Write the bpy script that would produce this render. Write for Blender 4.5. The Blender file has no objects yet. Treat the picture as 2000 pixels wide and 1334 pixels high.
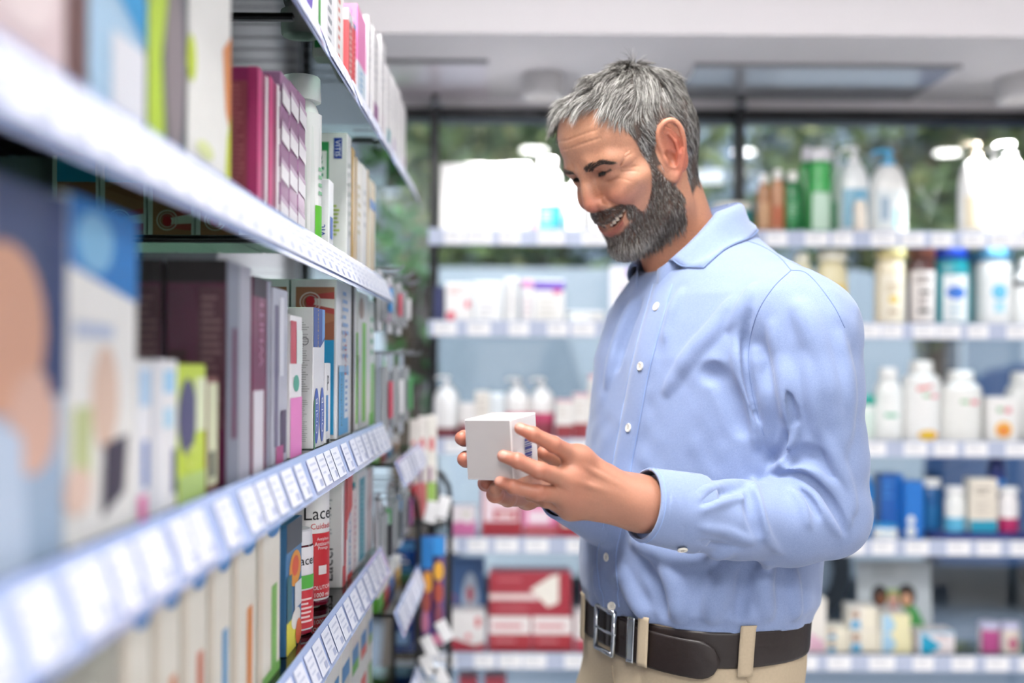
import bpy, math, random
import numpy as np
from mathutils import Vector, Matrix, Euler

# ------------------------------------------------------------------ camera, world, exposure
SC = bpy.context.scene
COL = SC.collection
FPX, CX, CY, CAMZ = 2222.2, 1012.0, 710.0, 1.40
ROLL = math.radians(0.35)
cam_d = bpy.data.cameras.new('camera'); cam = bpy.data.objects.new('camera', cam_d); COL.objects.link(cam)
cam.location = (0, 0, CAMZ)
cam.rotation_euler = (Matrix.Rotation(math.radians(90), 3, 'X') @ Matrix.Rotation(ROLL, 3, 'Z')).to_euler()
cam_d.sensor_width = 36; cam_d.lens = 40
cam_d.shift_x = -(CX - 1000) / 2000; cam_d.shift_y = (CY - 667) / 2000
cam_d.clip_start = 0.05; cam_d.clip_end = 200
cam_d.dof.use_dof = True; cam_d.dof.focus_distance = 1.27; cam_d.dof.aperture_fstop = 2.15
SC.camera = cam
SC.view_settings.view_transform = 'Standard'; SC.view_settings.look = 'None'
SC.view_settings.gamma = 1.0; SC.view_settings.exposure = 0.52
SC.view_settings.use_curve_mapping = False
SC.cycles.use_denoising = True
SC.cycles.max_bounces = 6; SC.cycles.diffuse_bounces = 3; SC.cycles.glossy_bounces = 3; SC.cycles.transmission_bounces = 4; SC.cycles.transparent_max_bounces = 12
SC.cycles.use_adaptive_sampling = True; SC.cycles.adaptive_threshold = 0.045
SC.cycles.sample_clamp_indirect = 6.0
SC.cycles.caustics_reflective = False; SC.cycles.caustics_refractive = False

world = bpy.data.worlds.new('sky'); SC.world = world; world.use_nodes = True
wn = world.node_tree; wn.nodes.clear()
w_out = wn.nodes.new('ShaderNodeOutputWorld'); w_bg = wn.nodes.new('ShaderNodeBackground')
w_sky = wn.nodes.new('ShaderNodeTexSky'); w_sky.sky_type = 'NISHITA'
w_sky.sun_elevation = math.radians(40); w_sky.sun_rotation = math.radians(200); w_sky.sun_disc = False
w_bg.inputs['Strength'].default_value = 0.42
w_hsv = wn.nodes.new('ShaderNodeHueSaturation'); w_hsv.inputs['Saturation'].default_value = 0.55
wn.links.new(w_sky.outputs[0], w_hsv.inputs['Color']); wn.links.new(w_hsv.outputs[0], w_bg.inputs['Color']); wn.links.new(w_bg.outputs[0], w_out.inputs['Surface'])

def P(px, py, Y):
    """a point of the place from its pixel and its distance in front of the camera"""
    dx, dy = px - CX, py - CY
    c, s = math.cos(-ROLL), math.sin(-ROLL)
    dx, dy = dx * c - dy * s, dx * s + dy * c
    return Vector((dx * Y / FPX, Y, CAMZ - dy * Y / FPX))
# ------------------------------------------------------------------ materials
MATS = {}
def srgb(r, g, b):
    f = lambda c: (c / 255) / 12.92 if c / 255 <= 0.04045 else ((c / 255 + 0.055) / 1.055) ** 2.4
    return (f(r), f(g), f(b))
def hexc(h):
    return srgb(int(h[0:2], 16), int(h[2:4], 16), int(h[4:6], 16))
def new_mat(name):
    m = bpy.data.materials.new(name); m.use_nodes = True
    nt = m.node_tree; b = nt.nodes['Principled BSDF']
    return m, nt, b
def mat(h, rough=0.45, metal=0.0, var=0.06, scale=40.0, coat=0.0, bump=0.0, trans=0.0, spec=0.5):
    """plain coloured surface with a little procedural tone variation"""
    key = (h, rough, metal, var, scale, coat, bump, trans, spec)
    if key in MATS: return MATS[key]
    m, nt, b = new_mat('surface_' + str(h))
    c = hexc(h)
    tc = nt.nodes.new('ShaderNodeTexCoord'); nz = nt.nodes.new('ShaderNodeTexNoise')
    nz.inputs['Scale'].default_value = scale; nz.inputs['Detail'].default_value = 3
    mp = nt.nodes.new('ShaderNodeMix'); mp.data_type = 'RGBA'
    mp.inputs[6].default_value = (*[v * (1 - var) for v in c], 1)
    mp.inputs[7].default_value = (*[min(1, v * (1 + var)) for v in c], 1)
    nt.links.new(tc.outputs['Object'], nz.inputs['Vector']); nt.links.new(nz.outputs[0], mp.inputs[0])
    nt.links.new(mp.outputs[2], b.inputs['Base Color'])
    b.inputs['Roughness'].default_value = rough; b.inputs['Metallic'].default_value = metal
    b.inputs['Coat Weight'].default_value = coat; b.inputs['Specular IOR Level'].default_value = spec
    b.inputs['Transmission Weight'].default_value = trans
    if bump:
        bp = nt.nodes.new('ShaderNodeBump'); bp.inputs['Strength'].default_value = bump
        bp.inputs['Distance'].default_value = 0.002
        nt.links.new(nz.outputs[0], bp.inputs['Height']); nt.links.new(bp.outputs[0], b.inputs['Normal'])
    MATS[key] = m
    return m
def glow(name, col, strength):
    m, nt, b = new_mat(name)
    b.inputs['Base Color'].default_value = (*col, 1)
    b.inputs['Emission Color'].default_value = (*col, 1); b.inputs['Emission Strength'].default_value = strength
    return m
def glass_mat(name, tint, ior=1.45, extra=0.0):
    """thin clear pane: tinted see-through with fresnel reflection"""
    m = bpy.data.materials.new(name); m.use_nodes = True; nt = m.node_tree; nt.nodes.clear()
    o = nt.nodes.new('ShaderNodeOutputMaterial'); t = nt.nodes.new('ShaderNodeBsdfTransparent')
    g = nt.nodes.new('ShaderNodeBsdfGlossy'); mx = nt.nodes.new('ShaderNodeMixShader'); fr = nt.nodes.new('ShaderNodeFresnel')
    t.inputs[0].default_value = (*tint, 1); g.inputs['Roughness'].default_value = 0.02
    fr.inputs[0].default_value = ior
    src = fr.outputs[0]
    if extra:
        ad = nt.nodes.new('ShaderNodeMath'); ad.operation = 'ADD'; ad.inputs[1].default_value = extra; ad.use_clamp = True
        nt.links.new(src, ad.inputs[0]); src = ad.outputs[0]
    nt.links.new(src, mx.inputs[0]); nt.links.new(t.outputs[0], mx.inputs[1]); nt.links.new(g.outputs[0], mx.inputs[2])
    nt.links.new(mx.outputs[0], o.inputs[0])
    return m

# ------------------------------------------------------------------ mesh builder
TEXTS = {}
def text_geo(s, bold=False):
    key = s
    if key not in TEXTS:
        cu = bpy.data.curves.new('t', 'FONT'); cu.body = s; cu.size = 1.0; cu.resolution_u = 2
        if bold: cu.offset = 0.012
        ob = bpy.data.objects.new('t', cu); COL.objects.link(ob)
        bpy.context.view_layer.update()
        me = bpy.data.meshes.new_from_object(ob)
        vs = np.array([v.co[:2] for v in me.vertices]) if len(me.vertices) else np.zeros((0, 2))
        fs = [tuple(p.vertices) for p in me.polygons]
        bpy.data.objects.remove(ob); bpy.data.curves.remove(cu); bpy.data.meshes.remove(me)
        lo, hi = vs.min(0), vs.max(0)
        TEXTS[key] = ((vs - lo), fs, hi - lo)
    return TEXTS[key]

def strip_split(mb, n=14):
    """cut every polygon wider than a strip into upright strips so that flat print can be bent round a bottle"""
    xs = [v[0] for v in mb.v]; 
    if not xs: return
    a, b = min(xs), max(xs); st = max((b - a)/n, 1e-6); V = []; F_ = []; M_ = []
    def clip(poly, x, keep_right):
        out = []
        for i in range(len(poly)):
            p, q = poly[i], poly[(i+1) % len(poly)]; pi, qi = (p[0] >= x) == keep_right or p[0] == x, (q[0] >= x) == keep_right or q[0] == x
            if pi: out.append(p)
            if pi != qi and q[0] != p[0]:
                t = (x - p[0])/(q[0] - p[0]); out.append(tuple(p[k] + (q[k]-p[k])*t for k in range(3)))
        return out
    for f, m in zip(mb.f, mb.m):
        poly = [mb.v[i] for i in f]; x0, x1 = min(p[0] for p in poly), max(p[0] for p in poly)
        if x1 - x0 <= st*1.2: parts = [poly]
        else:
            parts = []; k = int(math.ceil((x1 - x0)/st)); rest = poly
            for i in range(1, k):
                x = x0 + (x1 - x0)*i/k; parts.append(clip(rest, x, False)); rest = clip(rest, x, True)
            parts.append(rest)
        for p in parts:
            if len(p) < 3: continue
            o = len(V); V += p; F_.append(tuple(range(o, o + len(p)))); M_.append(m)
    mb.v, mb.f, mb.m = V, F_, M_
class MB:
    def __init__(self): self.v = []; self.f = []; self.m = []; self.mats = []
    def mi(self, m):
        if m not in self.mats: self.mats.append(m)
        return self.mats.index(m)
    def add(self, vs, fs, m):
        o = len(self.v); self.v += [tuple(v) for v in vs]; k = self.mi(m)
        for f in fs: self.f.append(tuple(i + o for i in f)); self.m.append(k)
    def box(self, lo, hi, m, ch=0.0):
        (x0, y0, z0), (x1, y1, z1) = lo, hi
        if ch <= 0:
            vs = [(x, y, z) for x in (x0, x1) for y in (y0, y1) for z in (z0, z1)]
            fs = [(0, 1, 3, 2), (4, 6, 7, 5), (0, 4, 5, 1), (2, 3, 7, 6), (0, 2, 6, 4), (1, 5, 7, 3)]
            self.add(vs, fs, m); return
        c = ch; vs = []; idx = {}
        for sx in (0, 1):
            for sy in (0, 1):
                for sz in (0, 1):
                    X, Y, Z = (x0, x1)[sx], (y0, y1)[sy], (z0, z1)[sz]
                    ix, iy, iz = (X + c if sx == 0 else X - c), (Y + c if sy == 0 else Y - c), (Z + c if sz == 0 else Z - c)
                    for a, p in (('x', (X, iy, iz)), ('y', (ix, Y, iz)), ('z', (ix, iy, Z))):
                        idx[(sx, sy, sz, a)] = len(vs); vs.append(p)
        g = lambda sx, sy, sz, a: idx[(sx, sy, sz, a)]
        fs = []
        fs.append([g(0,0,0,'x'), g(0,0,1,'x'), g(0,1,1,'x'), g(0,1,0,'x')]); fs.append([g(1,0,0,'x'), g(1,1,0,'x'), g(1,1,1,'x'), g(1,0,1,'x')])
        fs.append([g(0,0,0,'y'), g(1,0,0,'y'), g(1,0,1,'y'), g(0,0,1,'y')]); fs.append([g(0,1,0,'y'), g(0,1,1,'y'), g(1,1,1,'y'), g(1,1,0,'y')])
        fs.append([g(0,0,0,'z'), g(0,1,0,'z'), g(1,1,0,'z'), g(1,0,0,'z')]); fs.append([g(0,0,1,'z'), g(1,0,1,'z'), g(1,1,1,'z'), g(0,1,1,'z')])
        for a in (0, 1):
            for b in (0, 1):
                q = [g(a,b,0,'x'), g(a,b,1,'x'), g(a,b,1,'y'), g(a,b,0,'y')]; fs.append(q if (a + b) % 2 == 1 else q[::-1])
                q = [g(a,0,b,'x'), g(a,1,b,'x'), g(a,1,b,'z'), g(a,0,b,'z')]; fs.append(q if (a + b) % 2 == 0 else q[::-1])
                q = [g(0,a,b,'y'), g(1,a,b,'y'), g(1,a,b,'z'), g(0,a,b,'z')]; fs.append(q if (a + b) % 2 == 1 else q[::-1])
        for a in (0, 1):
            for b in (0, 1):
                for d in (0, 1):
                    t = [g(a,b,d,'x'), g(a,b,d,'y'), g(a,b,d,'z')]; fs.append(t if (a + b + d) % 2 == 1 else t[::-1])
        self.add(vs, fs, m)
    def lathe(self, prof, m, seg=20, c=(0, 0, 0), sx=1.0, sy=1.0, cap=True):
        n = len(prof); vs = []; fs = []
        for r, z in prof:
            for i in range(seg):
                a = 2 * math.pi * i / seg
                vs.append((c[0] + r * sx * math.cos(a), c[1] + r * sy * math.sin(a), c[2] + z))
        for j in range(n - 1):
            for i in range(seg):
                k = (i + 1) % seg
                fs.append((j * seg + i, j * seg + k, (j + 1) * seg + k, (j + 1) * seg + i))
        if cap:
            fs.append(tuple(range(seg))[::-1]); fs.append(tuple((n - 1) * seg + i for i in range(seg)))
        self.add(vs, fs, m)
    def tube(self, pts, r, m, seg=8):
        pts = [Vector(p) for p in pts]; n = len(pts); vs = []; fs = []; up = None
        rs = r if isinstance(r, (list, tuple)) else [r] * n
        for i, p in enumerate(pts):
            t = (pts[min(i + 1, n - 1)] - pts[max(i - 1, 0)]).normalized()
            if up is None: up = t.orthogonal().normalized()
            up = (up - t * up.dot(t)).normalized(); w = t.cross(up)
            for k in range(seg):
                a = 2 * math.pi * k / seg
                vs.append(p + (up * math.cos(a) + w * math.sin(a)) * rs[i])
        for j in range(n - 1):
            for k in range(seg):
                l = (k + 1) % seg
                fs.append((j * seg + k, j * seg + l, (j + 1) * seg + l, (j + 1) * seg + k))
        fs.append(tuple(range(seg))[::-1]); fs.append(tuple((n - 1) * seg + i for i in range(seg)))
        self.add(vs, fs, m)
    def build(self, name, parent=None, loc=None, rz=0.0, smooth=False, auto=None):
        me = bpy.data.meshes.new(name); me.from_pydata(self.v, [], self.f)
        for m in self.mats: me.materials.append(m)
        me.polygons.foreach_set('material_index', self.m)
        if smooth: me.polygons.foreach_set('use_smooth', [True] * len(self.f))
        me.update()
        if auto is not None: me.set_sharp_from_angle(angle=math.radians(auto))
        o = bpy.data.objects.new(name, me); COL.objects.link(o)
        if parent is not None: o.parent = parent
        if loc is not None: o.location = loc
        if rz: o.rotation_euler = (0, 0, rz)
        return o

def tag(o, label=None, cat=None, group=None, kind=None):
    if label: o['label'] = label
    if cat: o['category'] = cat
    if group: o['group'] = group
    if kind: o['kind'] = kind
    return o
def empty(name, loc=(0, 0, 0), rz=0.0):
    o = bpy.data.objects.new(name, None); COL.objects.link(o); o.location = loc; o.rotation_euler = (0, 0, rz)
    o.empty_display_size = 0.02
    return o
def copy_tree(o, parent=None):
    c = o.copy(); COL.objects.link(c); c.parent = parent
    for ch in o.children: copy_tree(ch, c)
    return c
def struct(o): o['kind'] = 'structure'; return o

# ------------------------------------------------------------------ packaging
def face_frame(face, w, d, h):
    """origin (lower left), u axis, v axis, normal, sizes of a face of a carton standing on z=0, centred in x and y; front is -y"""
    if face == 'F': return Vector((-w/2, -d/2, 0)), Vector((1,0,0)), Vector((0,0,1)), Vector((0,-1,0)), w, h
    if face == 'B': return Vector((w/2, d/2, 0)), Vector((-1,0,0)), Vector((0,0,1)), Vector((0,1,0)), w, h
    if face == 'L': return Vector((-w/2, d/2, 0)), Vector((0,-1,0)), Vector((0,0,1)), Vector((-1,0,0)), d, h
    if face == 'R': return Vector((w/2, -d/2, 0)), Vector((0,1,0)), Vector((0,0,1)), Vector((1,0,0)), d, h
    if face == 'T': return Vector((-w/2, -d/2, h)), Vector((1,0,0)), Vector((0,1,0)), Vector((0,0,1)), w, d
def prints(mb, items, frame_of, rough=0.4, ts=1.0):
    """flat print: ('r',face,u0,v0,u1,v1,col) ('e',face,u,v,ru,rv,col) ('p',face,[(u,v)..],col) ('t',face,text,u,v,height,col,rot) ('l',face,u0,v0,u1,v1,n,col) text lines"""
    for k, it in enumerate(items):
        o, U, V, N, su, sv = frame_of(it[1]); off = N * (0.00025 + 0.00012 * k)
        pt = lambda u, v: o + U * (u * su) + V * (v * sv) + off
        t = it[0]
        if t == 'r':
            _, _, u0, v0, u1, v1, c = it
            mb.add([pt(u0, v0), pt(u1, v0), pt(u1, v1), pt(u0, v1)], [(0, 1, 2, 3)], mat(c, rough))
        elif t == 'e':
            _, _, u, v, ru, rv, c = it; n = 18
            mb.add([pt(u + ru * math.cos(2*math.pi*i/n), v + rv * math.sin(2*math.pi*i/n)) for i in range(n)], [tuple(range(n))], mat(c, rough))
        elif t == 'o':
            _, _, u, v, ru, rv, tk, c = it; n = 20; vs = []; fs = []
            for i in range(n):
                ca, sa = math.cos(2*math.pi*i/n), math.sin(2*math.pi*i/n)
                vs += [pt(u + ru*ca, v + rv*sa), pt(u + (ru-tk)*ca, v + (rv-tk*rv/ru)*sa)]
            for i in range(n):
                j = (i+1) % n; fs.append((2*i, 2*j, 2*j+1, 2*i+1))
            mb.add(vs, fs, mat(c, rough))
        elif t == 'p':
            _, _, poly, c = it
            mb.add([pt(u, v) for u, v in poly], [tuple(range(len(poly)))], mat(c, rough))
        elif t == 'l':
            _, _, u0, v0, u1, v1, n, c = it; rnd = random.Random(int(u0*977 + v0*131 + n)); hgt = (v1 - v0) / n
            for i in range(n):
                a = v1 - (i + 0.75) * hgt; e = u0 + (u1 - u0) * rnd.uniform(0.55, 1.0)
                mb.add([pt(u0, a), pt(e, a), pt(e, a + hgt*0.45), pt(u0, a + hgt*0.45)], [(0, 1, 2, 3)], mat(c, rough))
        elif t == 't':
            _, _, s, u, v, hh, c, rot = it[:8]
            vs, fs, ext = text_geo(s); sc = hh * ts / max(ext[1], 1e-6)
            R = rot * math.pi / 180; ca, sa = math.cos(R), math.sin(R)
            cen = o + U * (u * su) + V * (v * sv) + off
            out = []
            for x, y in vs:
                x = (x - ext[0]/2) * sc * (it[8] if len(it) > 8 else 1.0); y = (y - ext[1]/2) * sc
                out.append(cen + U * (x*ca - y*sa) + V * (x*sa + y*ca))
            mb.add(out, fs, mat(c, rough))
def carton(name, label, loc, w, d, h, col, pr=(), rz=0.0, group=None, cat='box', tilt=0.0, rough=0.42, ch=0.0012, ts=1.0):
    mb = MB(); mb.box((-w/2, -d/2, 0), (w/2, d/2, h), mat(col, rough, coat=0.15), ch)
    prints(mb, pr, lambda f: face_frame(f, w, d, h), rough, ts)
    o = mb.build(name, None, loc, rz)
    if tilt: o.rotation_euler = (tilt, 0, rz)
    return tag(o, label, cat, group)
def wrap_frame(r, sy, z0, h, face='F'):
    return lambda f: (Vector((-r*0.62, -r*sy, z0)), Vector((1,0,0)), Vector((0,0,1)), Vector((0,-1,0)), r*1.24, h)
def arc_panel(r, z0, z1, a0, a1, m, sx=1.0, sy=1.0, n=12):
    """a label wrapped round a bottle: angles in degrees, 0 = front (-y)"""
    mb = MB(); vs = []; fs = []
    for i in range(n + 1):
        a = math.radians(a0 + (a1 - a0) * i / n)
        for z in (z0, z1): vs.append((r*sx*math.sin(a), -r*sy*math.cos(a), z))
    for i in range(n): fs.append((2*i, 2*i+2, 2*i+3, 2*i+1))
    mb.add(vs, fs, m); return mb
def bottle(name, label, loc, r, h, col, cap, style='pump', lab=None, rz=0.0, sy=0.75, group=None, cat='bottle', shoulder=0.74, rough=0.3, marks=(), trans=0.0, ts=1.0):
    """bottle thing: body, cap or pump, label (> prints). lab = (z0,z1,half_angle,colour)"""
    e = empty(name, loc, rz); tag(e, label, cat, group)
    s = shoulder; bm = mat(col, rough, coat=0.3, trans=trans); cm = mat(cap, 0.35, coat=0.2)
    mb = MB()
    if style in ('pump', 'spray'): neck = 0.30
    elif style == 'jar': neck = 0.92
    else: neck = 0.42
    hb = h * (0.80 if style == 'pump' else 0.84 if style == 'flip' else 0.78 if style == 'jar' else 0.86)
    zs = hb * s
    prof = [(r*0.90, 0), (r, hb*0.02), (r, zs*0.55), (r*0.99, zs)]
    for i in range(1, 7):
        t = i / 6; prof.append((r*(neck + (0.99-neck)*math.cos(t*math.pi/2)**(1.0)), zs + (hb - zs)*math.sin(t*math.pi/2)**1.15))
    mb.lathe(prof, bm, 24, sy=sy); mb.build('bottle_body' if style != 'jar' else 'jar_body', e, smooth=True, auto=40)
    q = MB()
    if style == 'pump':
        q.lathe([(r*0.36, 0), (r*0.36, h*0.055), (r*0.30, h*0.06)], cm, 16, (0, 0, hb))
        q.lathe([(r*0.12, 0), (r*0.12, h*0.08)], cm, 10, (0, 0, hb + h*0.05))
        q.lathe([(r*0.22, 0), (r*0.27, h*0.012), (r*0.24, h*0.05), (r*0.14, h*0.058)], cm, 14, (0, 0, hb + h*0.125))
        q.tube([(0, 0, hb + h*0.16), (-r*0.5, 0, hb + h*0.165), (-r*0.80, 0, hb + h*0.15), (-r*0.86, 0, hb + h*0.13)], [r*0.13, r*0.11, r*0.08, r*0.07], cm)
        q.build('pump', e, smooth=True, auto=40)
    elif style == 'flip':
        q.lathe([(r*0.62, 0), (r*0.64, h*0.02), (r*0.60, h*0.14), (r*0.54, h*0.16)], cm, 20, (0, 0, hb - h*0.005), sy=0.9)
        q.build('cap', e, smooth=True, auto=40)
    elif style == 'wide':
        q.lathe([(r*0.96, 0), (r*0.98, h*0.01), (r*0.94, h*0.13), (r*0.86, h*0.145)], cm, 20, (0, 0, hb - h*0.01), sy=sy)
        q.build('cap', e, smooth=True, auto=40)
    elif style == 'jar':
        q.lathe([(r*0.98, 0), (r*1.0, h*0.02), (r*1.0, h*0.2), (r*0.92, h*0.225)], cm, 24, (0, 0, hb), sy=sy)
        q.build('lid', e, smooth=True, auto=40)
    elif style == 'drop':
        q.lathe([(r*0.5, 0), (r*0.5, h*0.05), (r*0.3, h*0.06), (r*0.26, h*0.12), (r*0.1, h*0.14)], cm, 16, (0, 0, hb))
        q.build('dropper', e, smooth=True, auto=40)
    if lab:
        z0, z1, ha, lc = lab
        p = arc_panel(r*1.012, hb*z0, hb*z1, -ha, ha, mat(lc, 0.4), 1.0, sy*1.005)
        lo = p.build('label', e, smooth=True)
        if marks:
            pm = MB()
            wl = r * math.sin(math.radians(min(ha, 80))) * 2
            prints(pm, marks, lambda f: (Vector((-wl/2, 0, hb*z0)), Vector((1,0,0)), Vector((0,0,1)), Vector((0,-1,0)), wl, hb*(z1-z0)), 0.4, ts)
            strip_split(pm)
            pm.v = [(x, -(r*1.02*sy) * math.sqrt(max(0.02, 1 - (x/(r*1.02))**2)) + y, z) for x, y, z in pm.v]
            pm.build('label_print', lo)
    return e
# ------------------------------------------------------------------ the setting
XL, XR, YB, YW, ZC, ZS, YS = -0.66, 3.3, -2.6, 3.40, 2.75, 2.183, 2.70
def tile_mat():
    m, nt, b = new_mat('floor_tiles')
    tc = nt.nodes.new('ShaderNodeTexCoord'); nz = nt.nodes.new('ShaderNodeTexNoise'); nz.inputs['Scale'].default_value = 3; nz.inputs['Detail'].default_value = 6
    cr = nt.nodes.new('ShaderNodeValToRGB'); cr.color_ramp.elements[0].color = (0.52, 0.52, 0.53, 1); cr.color_ramp.elements[1].color = (0.66, 0.66, 0.67, 1)
    nt.links.new(tc.outputs['Object'], nz.inputs[0]); nt.links.new(nz.outputs[0], cr.inputs[0]); nt.links.new(cr.outputs[0], b.inputs['Base Color'])
    b.inputs['Roughness'].default_value = 0.3
    return m
FT = tile_mat(); PLASTER = mat('D2CFD0', 0.85, var=0.03, scale=6, bump=0.05); PANEL = mat('DADDE4', 0.6, var=0.03, scale=5)
BLACK = mat('16181C', 0.4); WHITEP = mat('F0F0F2', 0.4)
m = MB(); m.box((XL-0.1, YB-0.1, -0.06), (XR+0.1, YW+0.1, -0.004), mat('8C8C8E', 0.8)); floor = struct(m.build('floor'))
tp = MB(); tp.box((-0.2975, -0.2975, -0.004), (0.2975, 0.2975, 0), FT, 0.0015); t0 = None
for i in range(7):
    for j in range(11):
        x, y = XL + 0.3 + 0.6*i, YB + 0.3 + 0.6*j
        if x > XR or y > YW: continue
        if t0 is None: t0 = tp.build('tile', floor, (x, y, 0))
        else:
            o = t0.copy(); COL.objects.link(o); o.parent = floor; o.location = (x, y, 0)
m = MB(); m.box((XL-0.1, YB, 0), (XL, YW, ZC), PANEL); struct(m.build('wall_left'))
m = MB(); m.box((XR, YB, 0), (XR+0.1, YW, ZC), PLASTER); struct(m.build('wall_right'))
m = MB(); m.box((XL-0.1, YB-0.1, 0), (XR+0.1, YB, ZC), PLASTER); struct(m.build('wall_rear'))
m = MB(); m.box((XL-0.1, YB-0.1, ZC), (XR+0.1, YW+0.1, ZC+0.1), PLASTER); ceiling = struct(m.build('ceiling'))
m = MB(); m.box((XL, YS, ZS), (XR, YW+0.08, ZC), mat('E2DEE1', 0.7, var=0.02, scale=4)); struct(m.build('trim_1'))

ZR = 2.157
m = MB(); m.box((XL, YW-0.02, ZR), (XR, YW+0.05, ZS), mat('E2DEE1', 0.7, var=0.02, scale=4)); struct(m.build('trim_2'))
# window wall: black top rail, sill, mullions, panes
GLASS = glass_mat('window_glass', (0.90, 0.94, 0.96), 1.5, 0.012)
win = empty('window_1', (0, YW, 0)); win['kind'] = 'structure'
m = MB(); m.box((XL, -0.03, ZR-0.034), (XR, 0.05, ZR), BLACK, 0.002); m.build('top_rail', win)
m = MB(); m.box((XL, -0.03, 0), (XR, 0.05, 0.12), BLACK, 0.002); m.build('bottom_rail', win)
mx = [XL + 0.02, P(846, 700, YW).x, P(1440, 700, YW).x, P(2034, 700, YW).x, P(2628, 700, YW).x, XR - 0.02]
for x in mx:
    m = MB(); m.box((x-0.013, -0.02, 0.12), (x+0.013, 0.04, ZR-0.034), BLACK, 0.002); m.build('mullion', win)
for a, b in zip(mx[:-1], mx[1:]):
    m = MB(); m.box((a+0.013, 0.0, 0.12), (b-0.013, 0.006, ZR-0.034), GLASS); m.build('pane', win)

# ceiling lamps: round downlights in the ceiling, a drum spot under the bulkhead, square panels
LAMP = glow('downlight_glow', (1.0, 0.97, 0.92), 60); PAN = glow('panel_glow', (1.0, 0.98, 0.96), 34.0); PAN3 = glow('bright_panel_glow', (1.0, 0.98, 0.96), 44.0); PAN2 = glow('dimmed_panel_glow', (1.0, 0.98, 0.96), 8.0)
k = 0
for (x, y, lb) in [(0.09, -0.36, 'round ceiling downlight nearest the left shelving'), (2.70, -0.36, 'round ceiling downlight near the right wall'), (1.4, -0.38, 'round ceiling downlight in the middle of the row')]:
    e = tag(empty('downlight', (x, y, ZC)), lb, 'lamp', 'ceiling downlights')
    m = MB(); m.lathe([(0.105, 0), (0.105, -0.006), (0.085, -0.008), (0.085, -0.002)], WHITEP, 24); m.build('trim_ring', e, smooth=True, auto=40)
    m = MB(); m.lathe([(0.084, -0.0045), (0.084, -0.006)], LAMP, 24); m.build('lens', e)
for (x, y, lb) in [(-0.15, 0.9, 'square ceiling light panel above the aisle beside the shelving'), (1.3, 1.0, 'square ceiling light panel over the shop floor right of the man'),
                   (-0.1, -1.3, 'square ceiling light panel at the back of the aisle'), (1.3, -1.3, 'square ceiling light panel at the back of the shop'), (2.5, 0.9, 'square ceiling light panel by the right wall')]:
    e = tag(empty('ceiling_panel_light', (x, y, ZC)), lb, 'lamp', 'square ceiling light panels'); bright = (PAN3 if y < 0 else PAN) if x < 0.5 else PAN2
    m = MB()
    for a in ((-0.31, -0.31, 0.31, -0.295), (-0.31, 0.295, 0.31, 0.31), (-0.31, -0.295, -0.295, 0.295), (0.295, -0.295, 0.31, 0.295)):
        m.box((a[0], a[1], -0.015), (a[2], a[3], 0), WHITEP)
    m.build('frame', e)
    m = MB(); m.box((-0.295, -0.295, -0.012), (0.295, 0.295, -0.002), bright); m.build('diffuser', e)

def soffit_spot(px, py, watts, label, aim, size=60, r=0.06, hgt=0.062, spread=0.6):
    Y = FPX * (ZS - CAMZ) / (CY - py); c = P(px, py, Y)
    e = tag(empty('drum_spotlight', (c.x, Y, ZS)), label, 'lamp', 'drum spotlights under the bulkhead')
    m = MB(); m.lathe([(r*0.97, 0), (r, -0.003), (r, -hgt*0.9), (r*0.97, -hgt), (r*0.8, -hgt), (r*0.78, -hgt*0.4)], mat('C9C7C8', 0.35, metal=0.0), 32, cap=True); m.build('housing', e, smooth=True, auto=40)
    m = MB(); m.lathe([(r*0.7, -hgt*0.45), (r*0.7, -hgt*0.42)], glow('spot_glow', (1, 0.98, 0.95), 0.8), 24); m.build('lens', e)
    l = bpy.data.lights.new('spot', 'SPOT'); l.energy = watts; l.spot_size = math.radians(size); l.spot_blend = spread; l.shadow_soft_size = 0.03
    lo = bpy.data.objects.new('spot', l); COL.objects.link(lo); lo.parent = e; lo.location = (0, 0, -hgt*1.05)
    d = Vector(aim) - Vector((c.x, Y, ZS - hgt)); lo.rotation_euler = d.to_track_quat('-Z', 'Y').to_euler()
    return e
soffit_spot(1061, 147, 62, 'grey drum spotlight on the bulkhead above the white boxes', (0.0, 3.06, 1.75), 95)
soffit_spot(1990, 147, 50, 'grey drum spotlight on the bulkhead above the white pump bottles', (1.30, 3.06, 1.7), 95)
# glossy access panels in the bulkhead
def soffit_panel(x0, x1, y0, y1, label, colr, rough):
    e = tag(empty('ceiling_access_panel', ((x0+x1)/2, (y0+y1)/2, ZS)), label, 'panel', 'bulkhead panels'); w, d = (x1-x0)/2, (y1-y0)/2
    m = MB(); m.box((-w, -d, -0.007), (w, d, 0), mat(colr, rough, coat=0.6, var=0.02)); m.build('plate', e)
    m = MB(); m.box((-w-0.008, -d-0.008, -0.011), (w+0.008, -d, 0), mat('8E8E92', 0.4)); m.build('edge', e)
soffit_panel(0.46, 1.14, 2.96, 3.33, 'glossy grey rectangular panel flush in the bulkhead right of the man', 'C2C3CA', 0.08)
soffit_panel(-0.36, -0.09, 2.94, 3.33, 'glossy pale pink panel in the bulkhead above the left window', 'F2E6EE', 0.35)

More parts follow.
